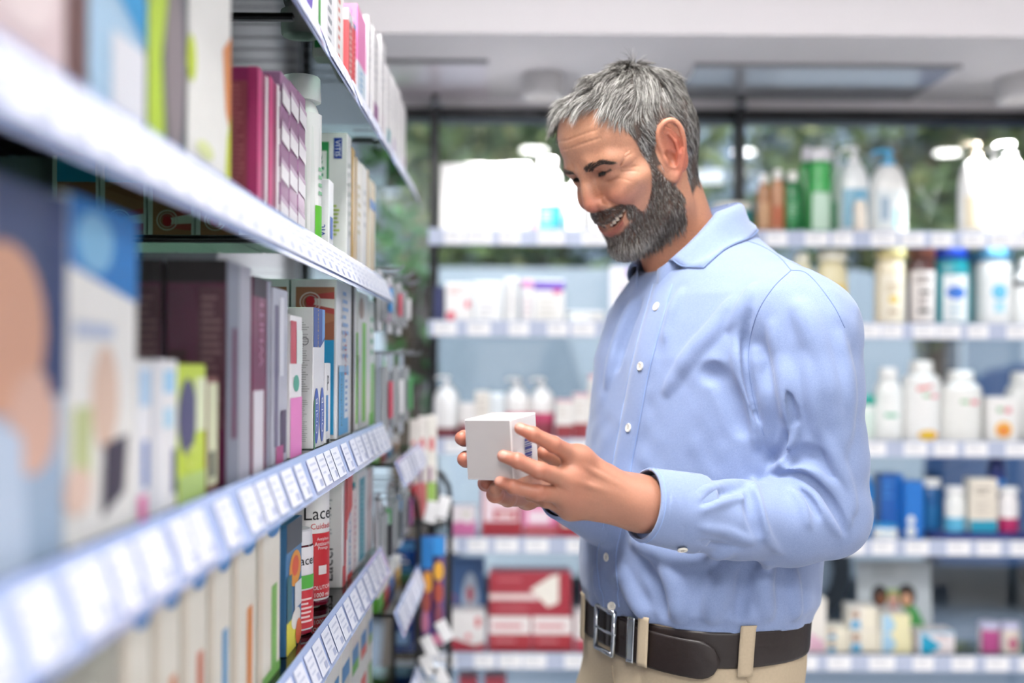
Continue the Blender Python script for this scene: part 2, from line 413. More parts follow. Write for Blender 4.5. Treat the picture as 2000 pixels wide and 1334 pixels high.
# ------------------------------------------------------------------ outdoors beyond the glass
m = MB(); m.box((-14, YW+0.1, -0.12), (18, 22, -0.05), mat('7C8288', 0.9, var=0.15, scale=8)); o = struct(m.build('street_ground'))
m = MB(); m.box((-14, YW+0.1, -0.05), (18, 5.0, 0.0), mat('9EA3A8', 0.9, var=0.1, scale=4)); struct(m.build('pavement'))
def facade():
    e = tag(empty('building', (0, 15.5, -0.05)), 'pale blue rendered building across the street behind the trees', 'building')
    m = MB(); m.box((-13, 0, 0), (14.0, 3, 6.5), mat('8E9BA8', 0.85, var=0.05, scale=1)); m.build('wall', e)
    wf, wg = mat('D5DCE2', 0.6), mat('3A4A5C', 0.15)
    for r in range(2):
        for c in range(13):
            x = -11.6 + c * 1.85
            m = MB(); m.box((x, -0.05, 1.0 + r*2.7), (x+1.0, 0, 2.6 + r*2.7), wf); w = m.build('window', e)
            m = MB(); m.box((x+0.07, -0.07, 1.07 + r*2.7), (x+0.93, -0.05, 2.53 + r*2.7), wg); m.build('pane', w)
    m = MB(); m.box((-13.2, -0.25, 6.5), (14.2, 3.2, 6.75), mat('8796A4', 0.8)); m.build('cornice', e)
facade()
def vehicle(x, y, L, H, colr, glassc, label, hood, cat):
    """parked vehicle seen from its side: body, cabin windows, wheels"""
    e = tag(empty(cat, (x, y, -0.05)), label, cat)
    W = 1.75
    prof = hood; bm = mat(colr, 0.6, var=0.03)
    m = MB(); n = len(prof)
    vs = [(px*L, 0, pz*H) for px, pz in prof] + [(px*L, W, pz*H) for px, pz in prof]
    fs = [tuple(range(n)), tuple(range(n, 2*n))[::-1]] + [(i, i+n, (i+1) % n + n, (i+1) % n) for i in range(n)]
    m.add(vs, fs, bm); m.build('body', e)
    for a, b in ((0.20, 0.48), (0.52, 0.78)):
        m = MB(); m.add([(a*L, -0.012, 0.62*H), (b*L, -0.012, 0.62*H), (b*L - 0.05*L, -0.012, 0.92*H), (a*L + 0.04*L, -0.012, 0.92*H)], [(0, 1, 2, 3)], mat(glassc, 0.1)); m.build('side_window', e)
    for a in (0.2, 0.8):
        m = MB(); m.tube([(a*L, -0.03, 0.32), (a*L, 0.2, 0.32)], 0.32, mat('1B1B1D', 0.8), 20); w = m.build('wheel', e)
        m = MB(); m.tube([(a*L, -0.05, 0.32), (a*L, -0.03, 0.32)], 0.2, mat('A8ADB3', 0.3, metal=0.8), 16); m.build('hubcap', w)
VAN = [(0, 0.14), (1, 0.14), (1, 0.55), (0.97, 0.97), (0.9, 1.0), (0.05, 1.0), (0, 0.95)]
CAR = [(0, 0.2), (1, 0.2), (1, 0.5), (0.97, 0.6), (0.83, 0.66), (0.70, 0.97), (0.60, 1.0), (0.33, 1.0), (0.24, 0.95), (0.08, 0.64), (0, 0.55)]
vehicle(-1.35, 6.3, 3.6, 1.98, 'A9B2B8', '8A959D', 'pale grey blue delivery van parked outside behind the left shelves', VAN, 'van')
vehicle(2.45, 6.6, 4.2, 1.5, '24466F', '16273C', 'dark blue car parked outside behind the right shelves', CAR, 'car')
LEAF = [mat(h, 0.6, var=0.3, scale=9) for h in ('5E7040', '6E7B45', '47592F', '8A8A55', '3C5030')]
def tree(x, y, zc, rx, rz, n, label, name='tree', seed=1, sz=0.11, trunk=True, mats=LEAF, cat='tree', z0=-0.05):
    e = tag(empty(name, (x, y, z0)), label, cat, 'greenery outside the window'); rnd = random.Random(seed)
    if trunk:
        m = MB(); m.tube([(0, 0, 0), (0.05, 0.02, zc*0.5), (-0.03, 0, zc)], [0.13, 0.1, 0.06], mat('5B4C3E', 0.9, bump=0.3))
        for q in range(5):
            a = q * 1.26; m.tube([(0, 0, zc*0.6), (math.cos(a)*rx*0.5, math.sin(a)*rx*0.5, zc + rz*0.3)], [0.05, 0.02], mat('5B4C3E', 0.9, bump=0.3), 6)
        m.build('trunk', e, smooth=True)
    m = MB()
    cl = [(rnd.gauss(0, .5), rnd.gauss(0, .5), rnd.gauss(0, .5)) for _ in range(24)]
    for i in range(n):
        c = rnd.choice(cl); p = Vector((c[0]*rx + rnd.gauss(0, rx*.2), c[1]*rx + rnd.gauss(0, rx*.2), zc + c[2]*rz + rnd.gauss(0, rz*.2)))
        if abs(p.x) > rx*1.08 or abs(p.y) > rx*1.3: continue
        if p.z < 0.05: p.z = 0.05 + rnd.random()*0.2
        a = Vector((rnd.gauss(0, 1), rnd.gauss(0, 1), rnd.gauss(0, 1))).normalized(); b = a.orthogonal().normalized(); s = sz * rnd.uniform(0.6, 1.3)
        m.add([p - a*s, p + b*s*0.45, p + a*s, p - b*s*0.45], [(0, 1, 2, 3)], rnd.choice(mats))
    m.build('foliage', e)
tree(0.2, 11, 3.4, 1.7, 1.5, 5200, 'broad street tree outside behind the head of the man', seed=2)
tree(4.0, 11, 3.5, 1.7, 1.5, 6000, 'dense olive green street tree outside above the right shelves', seed=3)
tree(7.8, 11, 3.5, 1.7, 1.5, 5000, 'olive street tree outside at the right edge of the window', seed=4)
tree(-3.6, 11, 3.7, 1.7, 1.4, 1800, 'thin pale street tree outside far left', seed=5)
LEAF2 = [mat(h, 0.5, var=0.25, scale=9) for h in ('5E9A4C', '79B060', '4C8440')]
tree(-0.40, 4.1, 1.65, 0.16, 0.42, 190, 'bright green bush outside left window beside the shelving end', 'bush', 9, 0.05, True, LEAF2, 'bush')
# ------------------------------------------------------------------ left shelving along the aisle
S1, S2, S3, S4, S5 = 1.756, 1.5305, 1.304, 1.109, 0.8825   # heights of the glass boards
U = 0.75                # slim dental goods: shelf pitch and depths in units of 0.75
XS = -0.2153            # front edge of the glass boards
XF = -0.225             # front face of the goods
XBK = -0.60; YE0, YE1, YE2 = 0.09, 1.155, 1.789
SHELF_GLASS = glass_mat('shelf_glass', (0.62, 0.74, 0.68), 1.5, 0.02)
STRIP = mat('A3B4E0', 0.22, coat=0.4, var=0.05, scale=12); TICKET = mat('E3E6F3', 0.4, var=0.03)
STEEL = mat('9A9EA6', 0.35, metal=0.6); DARKM = mat('17191D', 0.4)
def ticket_mesh(w, h, seed):
    rnd = random.Random(seed); m = MB(); m.box((0, -w/2, -h/2), (0.0008, w/2, h/2), TICKET)
    ink = mat('C2C8DC', 0.5); k = 0.0011
    for i in range(3):
        z = h*(0.28 - 0.2*i); L = w*rnd.uniform(0.4, 0.75)
        m.add([(k, -w*0.4, z), (k, -w*0.4 + L, z), (k, -w*0.4 + L, z + h*0.07), (k, -w*0.4, z + h*0.07)], [(0, 1, 2, 3)], ink)
    m.add([(k, w*0.05, -h*0.42), (k, w*0.4, -h*0.42), (k, w*0.4, -h*0.2), (k, w*0.05, -h*0.2)], [(0, 1, 2, 3)], mat('A9B1CE', 0.5))
    return m
TK = {}
def shelf_board(unit, y0, y1, zt, xs, xb, tickets, seed, strip_h=0.042, tilt=0.0158, tk_label=None):
    """glass board with a slanting ticket strip along its front edge; local frame of the unit is the world's"""
    m = MB(); m.box((xb, y0, zt-0.006), (xs, y1, zt), SHELF_GLASS); b = m.build('glass_shelf', unit)
    m = MB(); a = 0.0015
    pr = [(xs, zt+0.003), (xs+tilt, zt+0.003-strip_h), (xs+tilt+a, zt+0.003-strip_h), (xs+a, zt+0.004)]
    vs = [(x, y, z) for y in (y0, y1) for x, z in pr]
    fs = [(0, 1, 2, 3), (7, 6, 5, 4)] + [(i, i+4, (i+1) % 4 + 4, (i+1) % 4) for i in range(4)]
    m.add(vs, fs, STRIP); m.build('ticket_strip', b)
    ang = math.atan2(tilt, strip_h); rnd = random.Random(seed)
    y = y0 + 0.026
    while y < y1 - 0.022:
        w = rnd.choice((0.039, 0.039, 0.0345, 0.045)); gap = rnd.choice(tickets)*U
        key = (w, rnd.randint(0, 2))
        if key not in TK:
            TK[key] = ticket_mesh(w, strip_h*0.80, key[1]).build('ticket', b); t = TK[key]
        else:
            t = TK[key].copy(); COL.objects.link(t); t.parent = b
        t.location = (xs + tilt*0.5 + a + 0.0012, y + w/2, zt + 0.0035 - strip_h*0.5); t.rotation_euler = (0, -ang, 0)
        y += w + gap
    return b
unit1 = tag(empty('glass_shelving', (0, 0, 0)), 'tall glass shelving along the aisle with blue ticket strips full of boxes', 'shelving')
for zt, tk, sd in ((S1, (0.002, 0.004, 0.05), 11), (S2, (0.002, 0.003, 0.006), 12), (S3, (0.006, 0.012, 0.02, 0.04), 13), (S4, (0.012, 0.02, 0.018), 14), (S5, (0.01, 0.03), 15)):
    shelf_board(unit1, YE0, YE2, zt, XS, XBK, tk, sd)
for y in (YE0, YE1, YE2):
    m = MB(); m.box((XBK-0.03, y-0.011, 0.0), (XBK-0.004, y+0.011, 2.08), STEEL); m.build('upright', unit1)
    for zt in (S1, S2, S3, S4, S5):
        m = MB(); m.box((XBK, y-0.004, zt-0.0095), (XS-0.015, y+0.004, zt-0.0065), DARKM); m.build('bracket', unit1)
m = MB(); m.box((XBK, YE0, 0.0), (XS-0.02, YE2, 0.12), mat('BFC4CE', 0.5)); m.build('plinth', unit1)
m = MB(); m.box((XBK-0.003, YE0, 0.12), (XBK, YE2, 2.08), mat('7E838A', 0.5)); m.build('back_panel', unit1)

def yof(px, X): return FPX * X / (px - CX)
def L(name, label, x0, x1, top, zs, col, pr=(), X=XF, depth=0.055, h=None, back=0, group=None, cat='box', gl=None):
    """carton on the left shelving: near and far pixel of its front face, pixel row of its top at the near edge"""
    X = X*U if X != XF else X; depth = depth*U; h = h*U if h else h
    y0, y1 = yof(x0, X), yof(x1, X) - 0.0015
    if h is None: h = CAMZ + (CY - top) * y0 / FPX - zs
    o = carton(name, label, (X - depth/2, (y0+y1)/2, zs + 0.0004), y1 - y0, depth, h, col, pr, math.pi/2, group, cat, ch=0.0009, ts=U)
    for i in range(back):
        c = o.copy(); COL.objects.link(c); c.location.x -= (depth + 0.003) * (i + 1)
        c['label'] = gl.format(('second', 'third', 'fourth', 'fifth', 'sixth')[i]); c['group'] = group
    return o
# --- top shelf
L('toothpaste_box', 'white box with violet oval print at the near end of the top shelf', 590, 608, 0, S1, 'F0F0F2', [('e','F',.5,.2,.4,.1,'6A52B8'), ('r','L',.1,.3,.9,.5,'9CCB5A')], h=0.24)
L('toothpaste_box', 'white box with a long green stripe on the top shelf', 609, 625, 0, S1, 'F2F4F2', [('r','F',.55,0,.8,.8,'4FA64F'), ('e','L',.5,.15,.4,.08,'6A52B8'), ('r','L',.3,.4,.9,.9,'A6D050')], h=0.22)
L('toothpaste_box', 'white box with big blue ring print on the top shelf', 633, 651, 0, S1, 'F1F1F4', [('o','F',.55,.75,.38,.12,.09,'5B63B0'), ('l','F',.2,.1,.7,.5,6,'9AA0A8'), ('r','L',.3,.0,.6,.5,'58B060')], h=0.24)
L('toothpaste_box', 'white box with red lettering column on the top shelf', 652, 667, 0, S1, 'F3F1F0', [('l','F',.3,.1,.6,.95,14,'D0685C'), ('r','L',.2,.2,.4,.6,'D05A50')], h=0.25)
L('toothpaste_box', 'coral red slim box with white lettering and navy top on the top shelf', 676, 686, 18, S1, 'DB5A5E', [('r','F',0,.86,1,1,'F0F0F4'), ('t','F','XX',.5,.93,.02,'27356F',90), ('l','F',.3,.1,.7,.8,10,'F5D5D0'), ('r','L',0,.86,1,1,'E8E8EE')])
L('toothpaste_box', 'bright red slim box beside the pink box on the top shelf', 687, 692, 44, S1, 'C9303C', [('r','F',0,.92,1,1,'38A0D0'), ('l','F',.3,.1,.7,.8,10,'F0C0C0')])
L('skin_cream_box', 'tall pink box with pale blue lower half on the top shelf', 694, 712, 10, S1, 'EE82C0', [('r','F',0,0,1,.45,'DCEAF6'), ('r','L',0,0,1,.45,'E8F0F8'), ('l','F',.3,.05,.6,.4,6,'58A8D8')])
for i, (a, b, t, pc, what) in enumerate([(715,723,32,'DFDDE6','plain white'), (725,738,53,'9A5C96','white with small plum panel'), (740,750,70,'E6DCE4','white with faint pink edge'), (752,761,128,'2E9AA8','white with teal square low down'), (763,771,150,'C8B8D8','white with lilac band'), (773,780,172,'E0E0EA','slim off-white'), (782,790,200,'D8C4DC','pale lilac')]):
    L('skin_cream_box', what + ' box far along the top shelf', a, b, t, S1, 'F4F2F4', [('r','F',.15,.12,.8,.30,pc), ('l','F',.25,.5,.7,.9,5,'C4C4CC')])
for i, (a, b) in enumerate([(300,380),(383,440),(443,490),(493,530),(533,560),(563,586)]):
    nth = ('nearest', 'second', 'third', 'fourth', 'fifth', 'farthest')[i]
    L('green_label_box', f'green banded box seen through the top glass shelf, {nth}, at the aisle edge', a, b, 0, S1, 'D9E2D6', [('r','L',0,0,1,.2,'4D9A58'), ('r','F',0,0,1,.2,'4D9A58'), ('e','F',.5,.5,.3,.2,'7FB98A')], h=0.22, depth=0.16, group='boxes with green base bands on the top shelf', back=1, gl='green banded box seen through the top glass shelf, %s, {} row back' % nth)
# --- second shelf
L('pregnancy_kit_box', 'pink and white picture box cut by the left edge, above second shelf strip', -290, 168, 0, S2, 'E2CDD0', [('r','F',0,0,.25,1,'D26070'), ('e','F',.1,.6,.2,.3,'CC3848'), ('r','F',.86,0,1,1,'6A4A48'), ('e','F',.62,.25,.2,.16,'EADADB'), ('r','F',.25,.85,.6,1,'DCC4C8')], h=0.27)
L('electric_toothbrush_box', 'light blue and white box with a cyan band on the second shelf', 172, 282, 0, S2, 'A9CBE6', [('r','F',.0,.55,.28,1,'5F9DD0'), ('r','F',.3,.50,1,1,'BFD9EA'), ('p','F',[(.1,.42),(1,.28),(1,.42),(.3,.55)],'2F9AD6'), ('r','F',.35,0,.98,.26,'E4E6EE'), ('r','F',.6,.6,.8,.95,'D6D4E0')], h=0.27)
L('electric_toothbrush_box', 'lime green and charcoal box with a grey oval on the second shelf', 285, 364, 0, S2, '48525C', [('p','F',[(0,0),(.42,0),(.32,.3),(.5,.55),(.62,.72),(.0,.72)],'B8D53C'), ('e','F',.66,.3,.26,.28,'8D8388'), ('r','F',0,.74,.3,1,'D8DAD2'), ('e','F',.95,.93,.28,.12,'C2D92C')], h=0.27)
L('electric_toothbrush_box', 'tall white box with an orange curve and lime corner on the second shelf', 367, 448, 0, S2, 'F0F0EC', [('p','F',[(.78,.52),(1,.60),(1,.22),(.86,.30)],'D98C50'), ('p','F',[(.84,.0),(1,0),(1,.3),(.9,.2)],'C2CC30'), ('e','F',.03,.38,.1,.08,'C6D93A'), ('r','F',.0,.88,.7,.905,'9AA09C'), ('e','F',.35,.1,.2,.03,'DCE4A8')], h=0.27)
MAG = [('r','F',.0,0,.35,1,'C9407E'), ('r','F',.72,0,.95,1,'F3EBF0'), ('r','L',.82,0,.98,1,'A52B62'), ('r','L',.0,.0,.80,.90,'93404C'), ('l','L',.42,.05,.76,.88,26,'B4656A')]
L('whitening_kit_box', 'deep magenta box with a brown text panel facing the aisle end, second shelf', 500, 521, 134, S2, '8C1F56', MAG, depth=0.06, back=3, group='magenta whitening boxes', gl='magenta box on the second shelf, {} back from the aisle edge')
L('whitening_kit_box', 'magenta box with white stripe next to the foil packs, second shelf', 522, 543, 150, S2, '8C1F56', MAG, depth=0.06)
for i, (a, b, t, lb) in enumerate([(546,562,142,'lilac foil pack with painted white sheen nearest the magenta boxes'), (563,579,160,'lilac foil pack with painted white sheen in the middle of three'), (580,594,180,'lilac foil pack with painted white sheen beside the white green bottle')]):
    st = []
    for k in range(4):
        q = .03 + .245*k
        st += [('p','F',[(0,q+.03),(1,q),(1,q+.10),(0,q+.13)],'F5F1F5'), ('p','F',[(0,q+.13),(1,q+.10),(1,q+.13),(0,q+.165)],'CDB4CA'), ('p','L',[(0,q+.02),(1,q),(1,q+.10),(0,q+.12)],'EFE6EF')]  # white sheen of the satin foil, painted as pale bands
    L('foil_pack', lb, a, b, t, S2, '9C6E94', st, X=-0.302, depth=0.07, cat='pack')
bottle('mouthwash_bottle', 'tall white bottle with green base and ribbed cap on the second shelf', (-0.2513, 1.305, S2 + 0.0005), 0.024, 0.1965, 'EDF2EE', 'E6ECE8', 'wide', (0.04, 0.9, 170, 'F4F6F4'), math.pi/2, 1.0, shoulder=0.8, marks=[('r','F',.2,0,1,.28,'62BE3A'), ('o','F',.75,.72,.2,.06,.08,'2FA080'), ('l','F',.3,.35,.7,.6,4,'8FC6A0')])
L('small_dental_box', 'small white box with blue print in front of the tall carton with a green panel', 641, 650, 352, S2, 'F4F5F8', [('t','L','vit',.6,.3,.012,'2450A8',90), ('r','F',.2,.2,.8,.5,'3B66C0')], X=-0.302, depth=0.03)
L('toothpaste_box', 'tall white carton with blue upright badge and green panel, second shelf', 676, 684, 262, S2, 'F0F2F0', [('r','L',.05,.18,.48,.93,'2E9A56'), ('r','L',.08,.20,.42,.86,'EDF3EE'), ('l','L',.12,.3,.4,.8,10,'3F9A74'), ('r','L',.62,.80,.85,.96,'1D3F9C'), ('t','L','VITIS',.735,.88,.0095,'F5F7FF',-90), ('l','L',.55,.2,.8,.45,8,'A9C43A'), ('r','L',.5,0,.98,.05,'78BE3C'), ('r','F',0,0,1,.06,'78BE3C'), ('l','F',.2,.2,.8,.8,8,'B9C4BE')], depth=0.062)
L('toothpaste_box', 'narrow gold box beside the tall white badge carton on the second shelf', 685, 691, 290, S2, 'C79A3A', [('r','F',0,0,.4,1,'D9B45A'), ('r','L',.6,0,1,1,'B98A2C')], depth=0.05)
L('toothpaste_box', 'white box with thin gold edge on the second shelf', 692, 705, 308, S2, 'F4F0E6', [('r','F',0,0,.2,1,'D8B060'), ('l','F',.35,.3,.8,.8,6,'C8B888')])
L('toothpaste_box', 'plain white box between gold edged boxes on the second shelf', 706, 718, 322, S2, 'F5F4F0', [('r','F',.75,0,.95,1,'D2AE5E'), ('l','F',.2,.4,.6,.8,4,'C0C0C0')])
L('toothpaste_box', 'cream box with gold stripe at the far end of the second shelf', 720, 731, 350, S2, 'F0E8D2', [('r','F',.4,0,.62,1,'D0A850'), ('r','F',.0,.7,1,.8,'4E8CD0')])
# --- third shelf
L('hair_care_box', 'picture box with a skin tone face and dark blue hair cut by the left edge', -240, 128, 0, S3, '9FB6CF', [('r','F',.45,.45,1,1,'3C4A70'), ('e','F',.60,.62,.26,.22,'D2A084'), ('e','F',.78,.38,.16,.14,'D8B09C'), ('r','F',.0,.8,.5,1,'B8A8A2'), ('p','F',[(0,0),(.75,0),(.7,.35),(.2,.5),(0,.48)],'BFD0E6'), ('r','F',.25,0,.5,.3,'9CC0E0'), ('r','F',.88,.45,1,1,'2E3E6C')], h=0.235)
L('hair_care_box', 'white box with a bright blue top, dark base motif, third shelf', 133, 268, 0, S3, 'EDECE8', [('p','F',[(0,.80),(1,.72),(1,1),(0,1)],'1878C4'), ('e','F',.35,.88,.26,.09,'7FB8DE'), ('e','F',.5,.42,.2,.16,'DCC0AC'), ('p','F',[(.45,.06),(.8,.12),(.85,.30),(.48,.28)],'3A3444'), ('r','F',.05,.18,.3,.4,'BFC890'), ('e','F',.12,.16,.18,.07,'E0C4B4'), ('r','F',.05,.60,.6,.64,'B4C0D8')], h=0.24)
L('small_dental_box', 'small white box with pale blue panel and pink foot, third shelf', 271, 299, 712, S3, 'EFF1F6', [('r','F',.1,.72,.8,.95,'A6CCEC'), ('r','F',.3,.2,.7,.5,'2F62B4'), ('r','F',.0,.0,.6,.16,'E060A4')])
L('small_dental_box', 'small white box with light blue squares, third shelf', 301, 348, 708, S3, 'F2F2F4', [('r','F',.4,.78,.85,.93,'9CD0F0'), ('r','F',.4,.55,.8,.68,'B4DCF2'), ('r','F',.75,.1,.95,.4,'4A4C86'), ('r','F',0,0,.2,1,'E2E4EC')])
L('interdental_brush_box', 'lime green box with a dark violet bulb shape, third shelf', 350, 403, 717, S3, 'C6DC34', [('e','F',.3,.62,.34,.28,'4C4A72'), ('r','F',.6,.5,1,.9,'E4ECC8'), ('r','F',0,0,1,.2,'B4D078'), ('o','F',.45,.32,.2,.08,.05,'DDEB7A')])
DM = [('r','L',.0,.9,1,1,'1C1418'), ('r','L',.55,.25,.98,.88,'5A3844'), ('l','L',.6,.3,.95,.85,16,'8A6A70'), ('r','L',.05,.0,.35,.6,'3E1420'), ('r','F',0,0,.5,1,'7A7E8C'), ('r','F',.5,0,1,1,'A8A8B4'), ('r','F',.2,.2,.4,.7,'5A1A40')]
L('whitening_kit_box', 'dark plum box with silver front and beige text block, third shelf', 441, 488, 510, S3, '54143A', DM, depth=0.062, back=4, group='dark plum boxes deep in the third shelf', gl='dark plum box on the third shelf, {} back from the aisle edge', h=0.232)
L('leaflet_box', 'small cream carton with a black code block before the plum boxes', 405, 428, 742, S3, '7A3A2E', [('r','F',.05,.05,.9,.95,'D8DCB8'), ('r','F',.2,.12,.7,.35,'4A4C3A')], X=-0.302, depth=0.03)
L('whitening_kit_box', 'plum box with white tag and silver window, third shelf', 493, 529, 530, S3, '6E1442', [('r','F',.05,.0,.6,.42,'D9D6DE'), ('r','F',.75,0,1,1,'8F90A0'), ('t','F','WHITE',.45,.72,.018,'C08AA4',90), ('r','F',.0,.9,.7,1,'2A1420')], h=0.225)
L('toothbrush_blister_pack', 'silver clear pack with violet inserts beside the pink box, third shelf', 533, 562, 535, S3, 'B4B6C4', [('r','F',.1,.1,.35,.9,'6B6480'), ('r','F',.5,.05,.9,.3,'4A3A58'), ('r','F',.4,.5,.7,.95,'DADCE6'), ('r','F',.2,.0,.7,.1,'B04A80')], h=0.22, cat='pack')
L('small_dental_box', 'white box with red top and pink base left of the blue oval carton', 567, 590, 618, S3, 'F0EEF0', [('r','F',0,.66,.5,.96,'C44A5A'), ('e','F',.5,.52,.25,.06,'4FA890'), ('r','F',0,.0,1,.42,'EA86C8'), ('r','F',.5,.66,1,.9,'E8F0EC')], depth=0.03)
OV = [('p','F',[(0,.72),(0,1),(1,1),(1,.78),(.6,.72)],'2A4C9C'), ('p','F',[(.75,.76),(1,.8),(1,1),(.75,1)],'6FA0DC'), ('t','F','PRO-EXPERT',.38,.86,.0072,'D8B450',90), ('e','F',.26,.23,.22,.20,'3A5CB8'), ('e','F',.76,.23,.2,.20,'4A68BC'), ('t','F','Oral-B',.26,.23,.014,'F2F5FC',90), ('t','F','Oral-B',.76,.23,.014,'F2F5FC',90), ('l','L',.45,.4,.9,.9,30,'C6C6C8'), ('l','L',.5,.05,.85,.35,22,'CECED0'), ('r','F',0,0,.08,.35,'4FA060'), ('o','L',.75,.76,.12,.03,.03,'9A9A9E')]
L('toothpaste_box', 'white carton with two blue ovals and navy top, third shelf', 612, 634, 603, S3, 'EEEEF0', OV, depth=0.05)
L('small_dental_box', 'short white box with a black letter P in front of the teeth carton', 636, 646, 712, S3, 'F4F4F4', [('t','F','P',.5,.75,.024,'141414',0), ('r','F',.1,.15,.5,.6,'2A86C8'), ('r','F',.2,.0,.8,.05,'141414')], X=-0.301, depth=0.03)
PX = [('r','L',.1,.62,.95,.95,'B47A5C'), ('p','L',[(.1,.66),(.45,.62),(.95,.62),(.95,.74),(.5,.70)],'A4664C'), ('p','L',[(.3,.82),(.95,.78),(.95,.92),(.4,.90)],'C0524E'), ('p','L',[(.42,.845),(.95,.815),(.95,.875),(.5,.88)],'EFE9E2'), ('o','L',.42,.855,.24,.065,.03,'E8D8D0'), ('o','L',.42,.855,.17,.046,.02,'D8C0B8'), ('e','L',.42,.862,.10,.03,'C8303A'),
      ('r','L',.1,.03,.95,.62,'2EA0D6'), ('r','L',.0,.0,.08,1,'E8EAEC'), ('r','F',.1,.02,.75,.42,'4FA8DA'), ('r','F',.1,.42,.75,.46,'9CCCEC'), ('t','F','parodontax',.27,.25,.018,'20304A',90), ('r','F',.45,.12,.72,.40,'E4ECF4'), ('l','F',.5,.15,.68,.38,6,'5C90C8'), ('l','F',.3,.5,.7,.95,9,'8FB4DC'), ('t','F','DAILY',.5,.55,.02,'C04048',90)]
L('toothpaste_kit_box', 'tall white carton with a smiling teeth picture over a cyan panel', 657, 686, 548, S3, 'ECEDEF', PX, depth=0.075, back=5, group='cartons with the teeth picture', gl='carton with the teeth picture in the dark, {} back from the aisle')
L('toothpaste_box', 'thin white box with a dark edge beside the teeth carton', 689, 696, 560, S3, 'F0F0F0', [('r','F',0,0,.35,1,'3A3430'), ('r','L',.7,0,1,1,'4A4440'), ('e','L',.5,.9,.3,.06,'A88A7C')])
L('toothpaste_box', 'white carton with a lime green side and faded photo, third shelf', 699, 719, 570, S3, 'EAEDE8', [('r','F',.4,.05,.75,.78,'74C832'), ('r','L',.5,.05,1,.7,'74C832'), ('e','F',.3,.88,.25,.08,'A89080'), ('l','F',.1,.1,.35,.5,8,'5FA080'), ('r','F',.05,.05,.35,.55,'E4EAE4')])
L('toothpaste_box', 'pale white and green carton at the far end of the third shelf', 721, 731, 590, S3, 'E8F0EA', [('r','F',.3,0,1,.5,'8FCF7A'), ('l','F',.2,.55,.8,.9,4,'4FA878'), ('r','F',0,0,1,.1,'64C040')])
# --- fourth shelf
for i, (a, b, c1, lb) in enumerate([(240,300,'8FB070','white box with green side, nearest on the fourth shelf'), (303,356,'D07A40','white box with orange foot, second on the fourth shelf'), (358,408,'C86A48','cream box with rust stripe, third on the fourth shelf'), (410,455,'5B9AC8','white box with blue corner, fourth on the fourth shelf'), (457,503,'D88A48','ivory box with orange edge on the fourth shelf'), (506,550,'7DB85A','ivory box with green foot beside the yellow pouch')]):
    L('vitamin_box', lb, a, b, 0, S4, 'ECE8DC', [('r','F',.6,.05,.85,.55,c1), ('e','F',.7,.9,.3,.06,'3A86C8'), ('r','F',0,0,.2,1,'DDD2C0'), ('r','F',.2,0,1,.06,c1)], h=0.205)
L('kids_mouthwash_pack', 'yellow and blue childrens mouthwash pack with dark grey top', 562, 592, 1030, S4, '3F78A8', [('r','F',0,.78,1,1,'3A4048'), ('e','F',.55,.62,.38,.14,'F0A030'), ('e','F',.55,.64,.22,.08,'E2582C'), ('r','F',0,0,.6,.25,'E4DC40'), ('e','F',.6,.22,.3,.08,'F2F0EA'), ('r','F',.5,.3,.95,.5,'E8ECF0'), ('r','F',0,.25,.3,.6,'2E6E7C'), ('e','F',.75,.1,.2,.1,'E86A30')], X=-0.302, cat='pack')
LB = [('t','F','Lacer',.66,.78,.020,'16181C',0), ('t','F','Cuidado',.66,.665,.009,'D0343C',0), ('r','F',.33,.02,1,.60,'D22F38'), ('t','F','Antiplaca',.68,.545,.0062,'FFFFFF',0), ('t','F','Antisarro',.68,.505,.0062,'FFFFFF',0), ('t','F','Protege',.68,.465,.0062,'FFFFFF',0), ('r','F',.55,.23,.78,.31,'F2E8E8'), ('t','F','COLUTORIO',.68,.115,.0062,'FFFFFF',0), ('t','F','1000 ml',.66,.05,.007,'FFFFFF',0)]
bottle('mouthwash_bottle', 'large bottle of dark crimson mouthwash with white and red label', (-0.2535, 1.365, S4 + 0.0005), 0.0278, 0.169, '6E0C22', '8A1428', 'wide', (0.06, 0.97, 100, 'F2F0F0'), math.radians(38), 0.95, rough=0.12, shoulder=0.9, marks=LB, ts=U)
bottle('mouthwash_bottle', 'smaller bottle with green and red label in front of the large one', (-0.2415, 1.2225, S4 + 0.0005), 0.0225, 0.1125, 'A02238', 'E6E6EC', 'wide', (0.06, 0.97, 100, 'F0EEF2'), math.radians(38), 0.95, rough=0.15, shoulder=0.88, ts=U, marks=[('t','F','Lacer',.66,.84,.013,'16181C',0), ('r','F',.3,.50,1,.66,'5AB84A'), ('r','F',.3,.02,1,.48,'CC3440'), ('l','F',.4,.08,.9,.4,6,'F0D0D0')])
L('toothpaste_box', 'white carton with bold black vertical lettering behind the bottles', 671, 678, 945, S4, 'F2F1F1', [('t','L','Lacer',.55,.24,.020,'14161A',90), ('r','L',.3,.8,.45,1,'58A858'), ('r','F',0,0,1,.2,'D23C40'), ('r','F',.4,.2,1,1,'C83A44'), ('l','L',.5,.5,.7,.85,10,'B8BCC0')], depth=0.058)
L('toothpaste_box', 'red and white carton with blue upright lettering, fourth shelf', 680, 690, 932, S4, 'F1F0F1', [('p','F',[(0,.5),(1,.62),(1,1),(0,1)],'D43A32'), ('p','F',[(0,.5),(1,.62),(1,.68),(0,.56)],'F4E4E2'), ('t','F','REGALO',.5,.34,.021,'3A78C0',90), ('r','F',.0,0,1,.06,'D43A32'), ('r','L',.6,.4,1,1,'C8382E')], depth=0.05)
L('small_dental_box', 'slim pale pink box before the teal carton, fourth shelf', 692, 699, 960, S4, 'F0E4E4', [('l','F',.3,.1,.8,.9,10,'C89AA4')], X=-0.301)
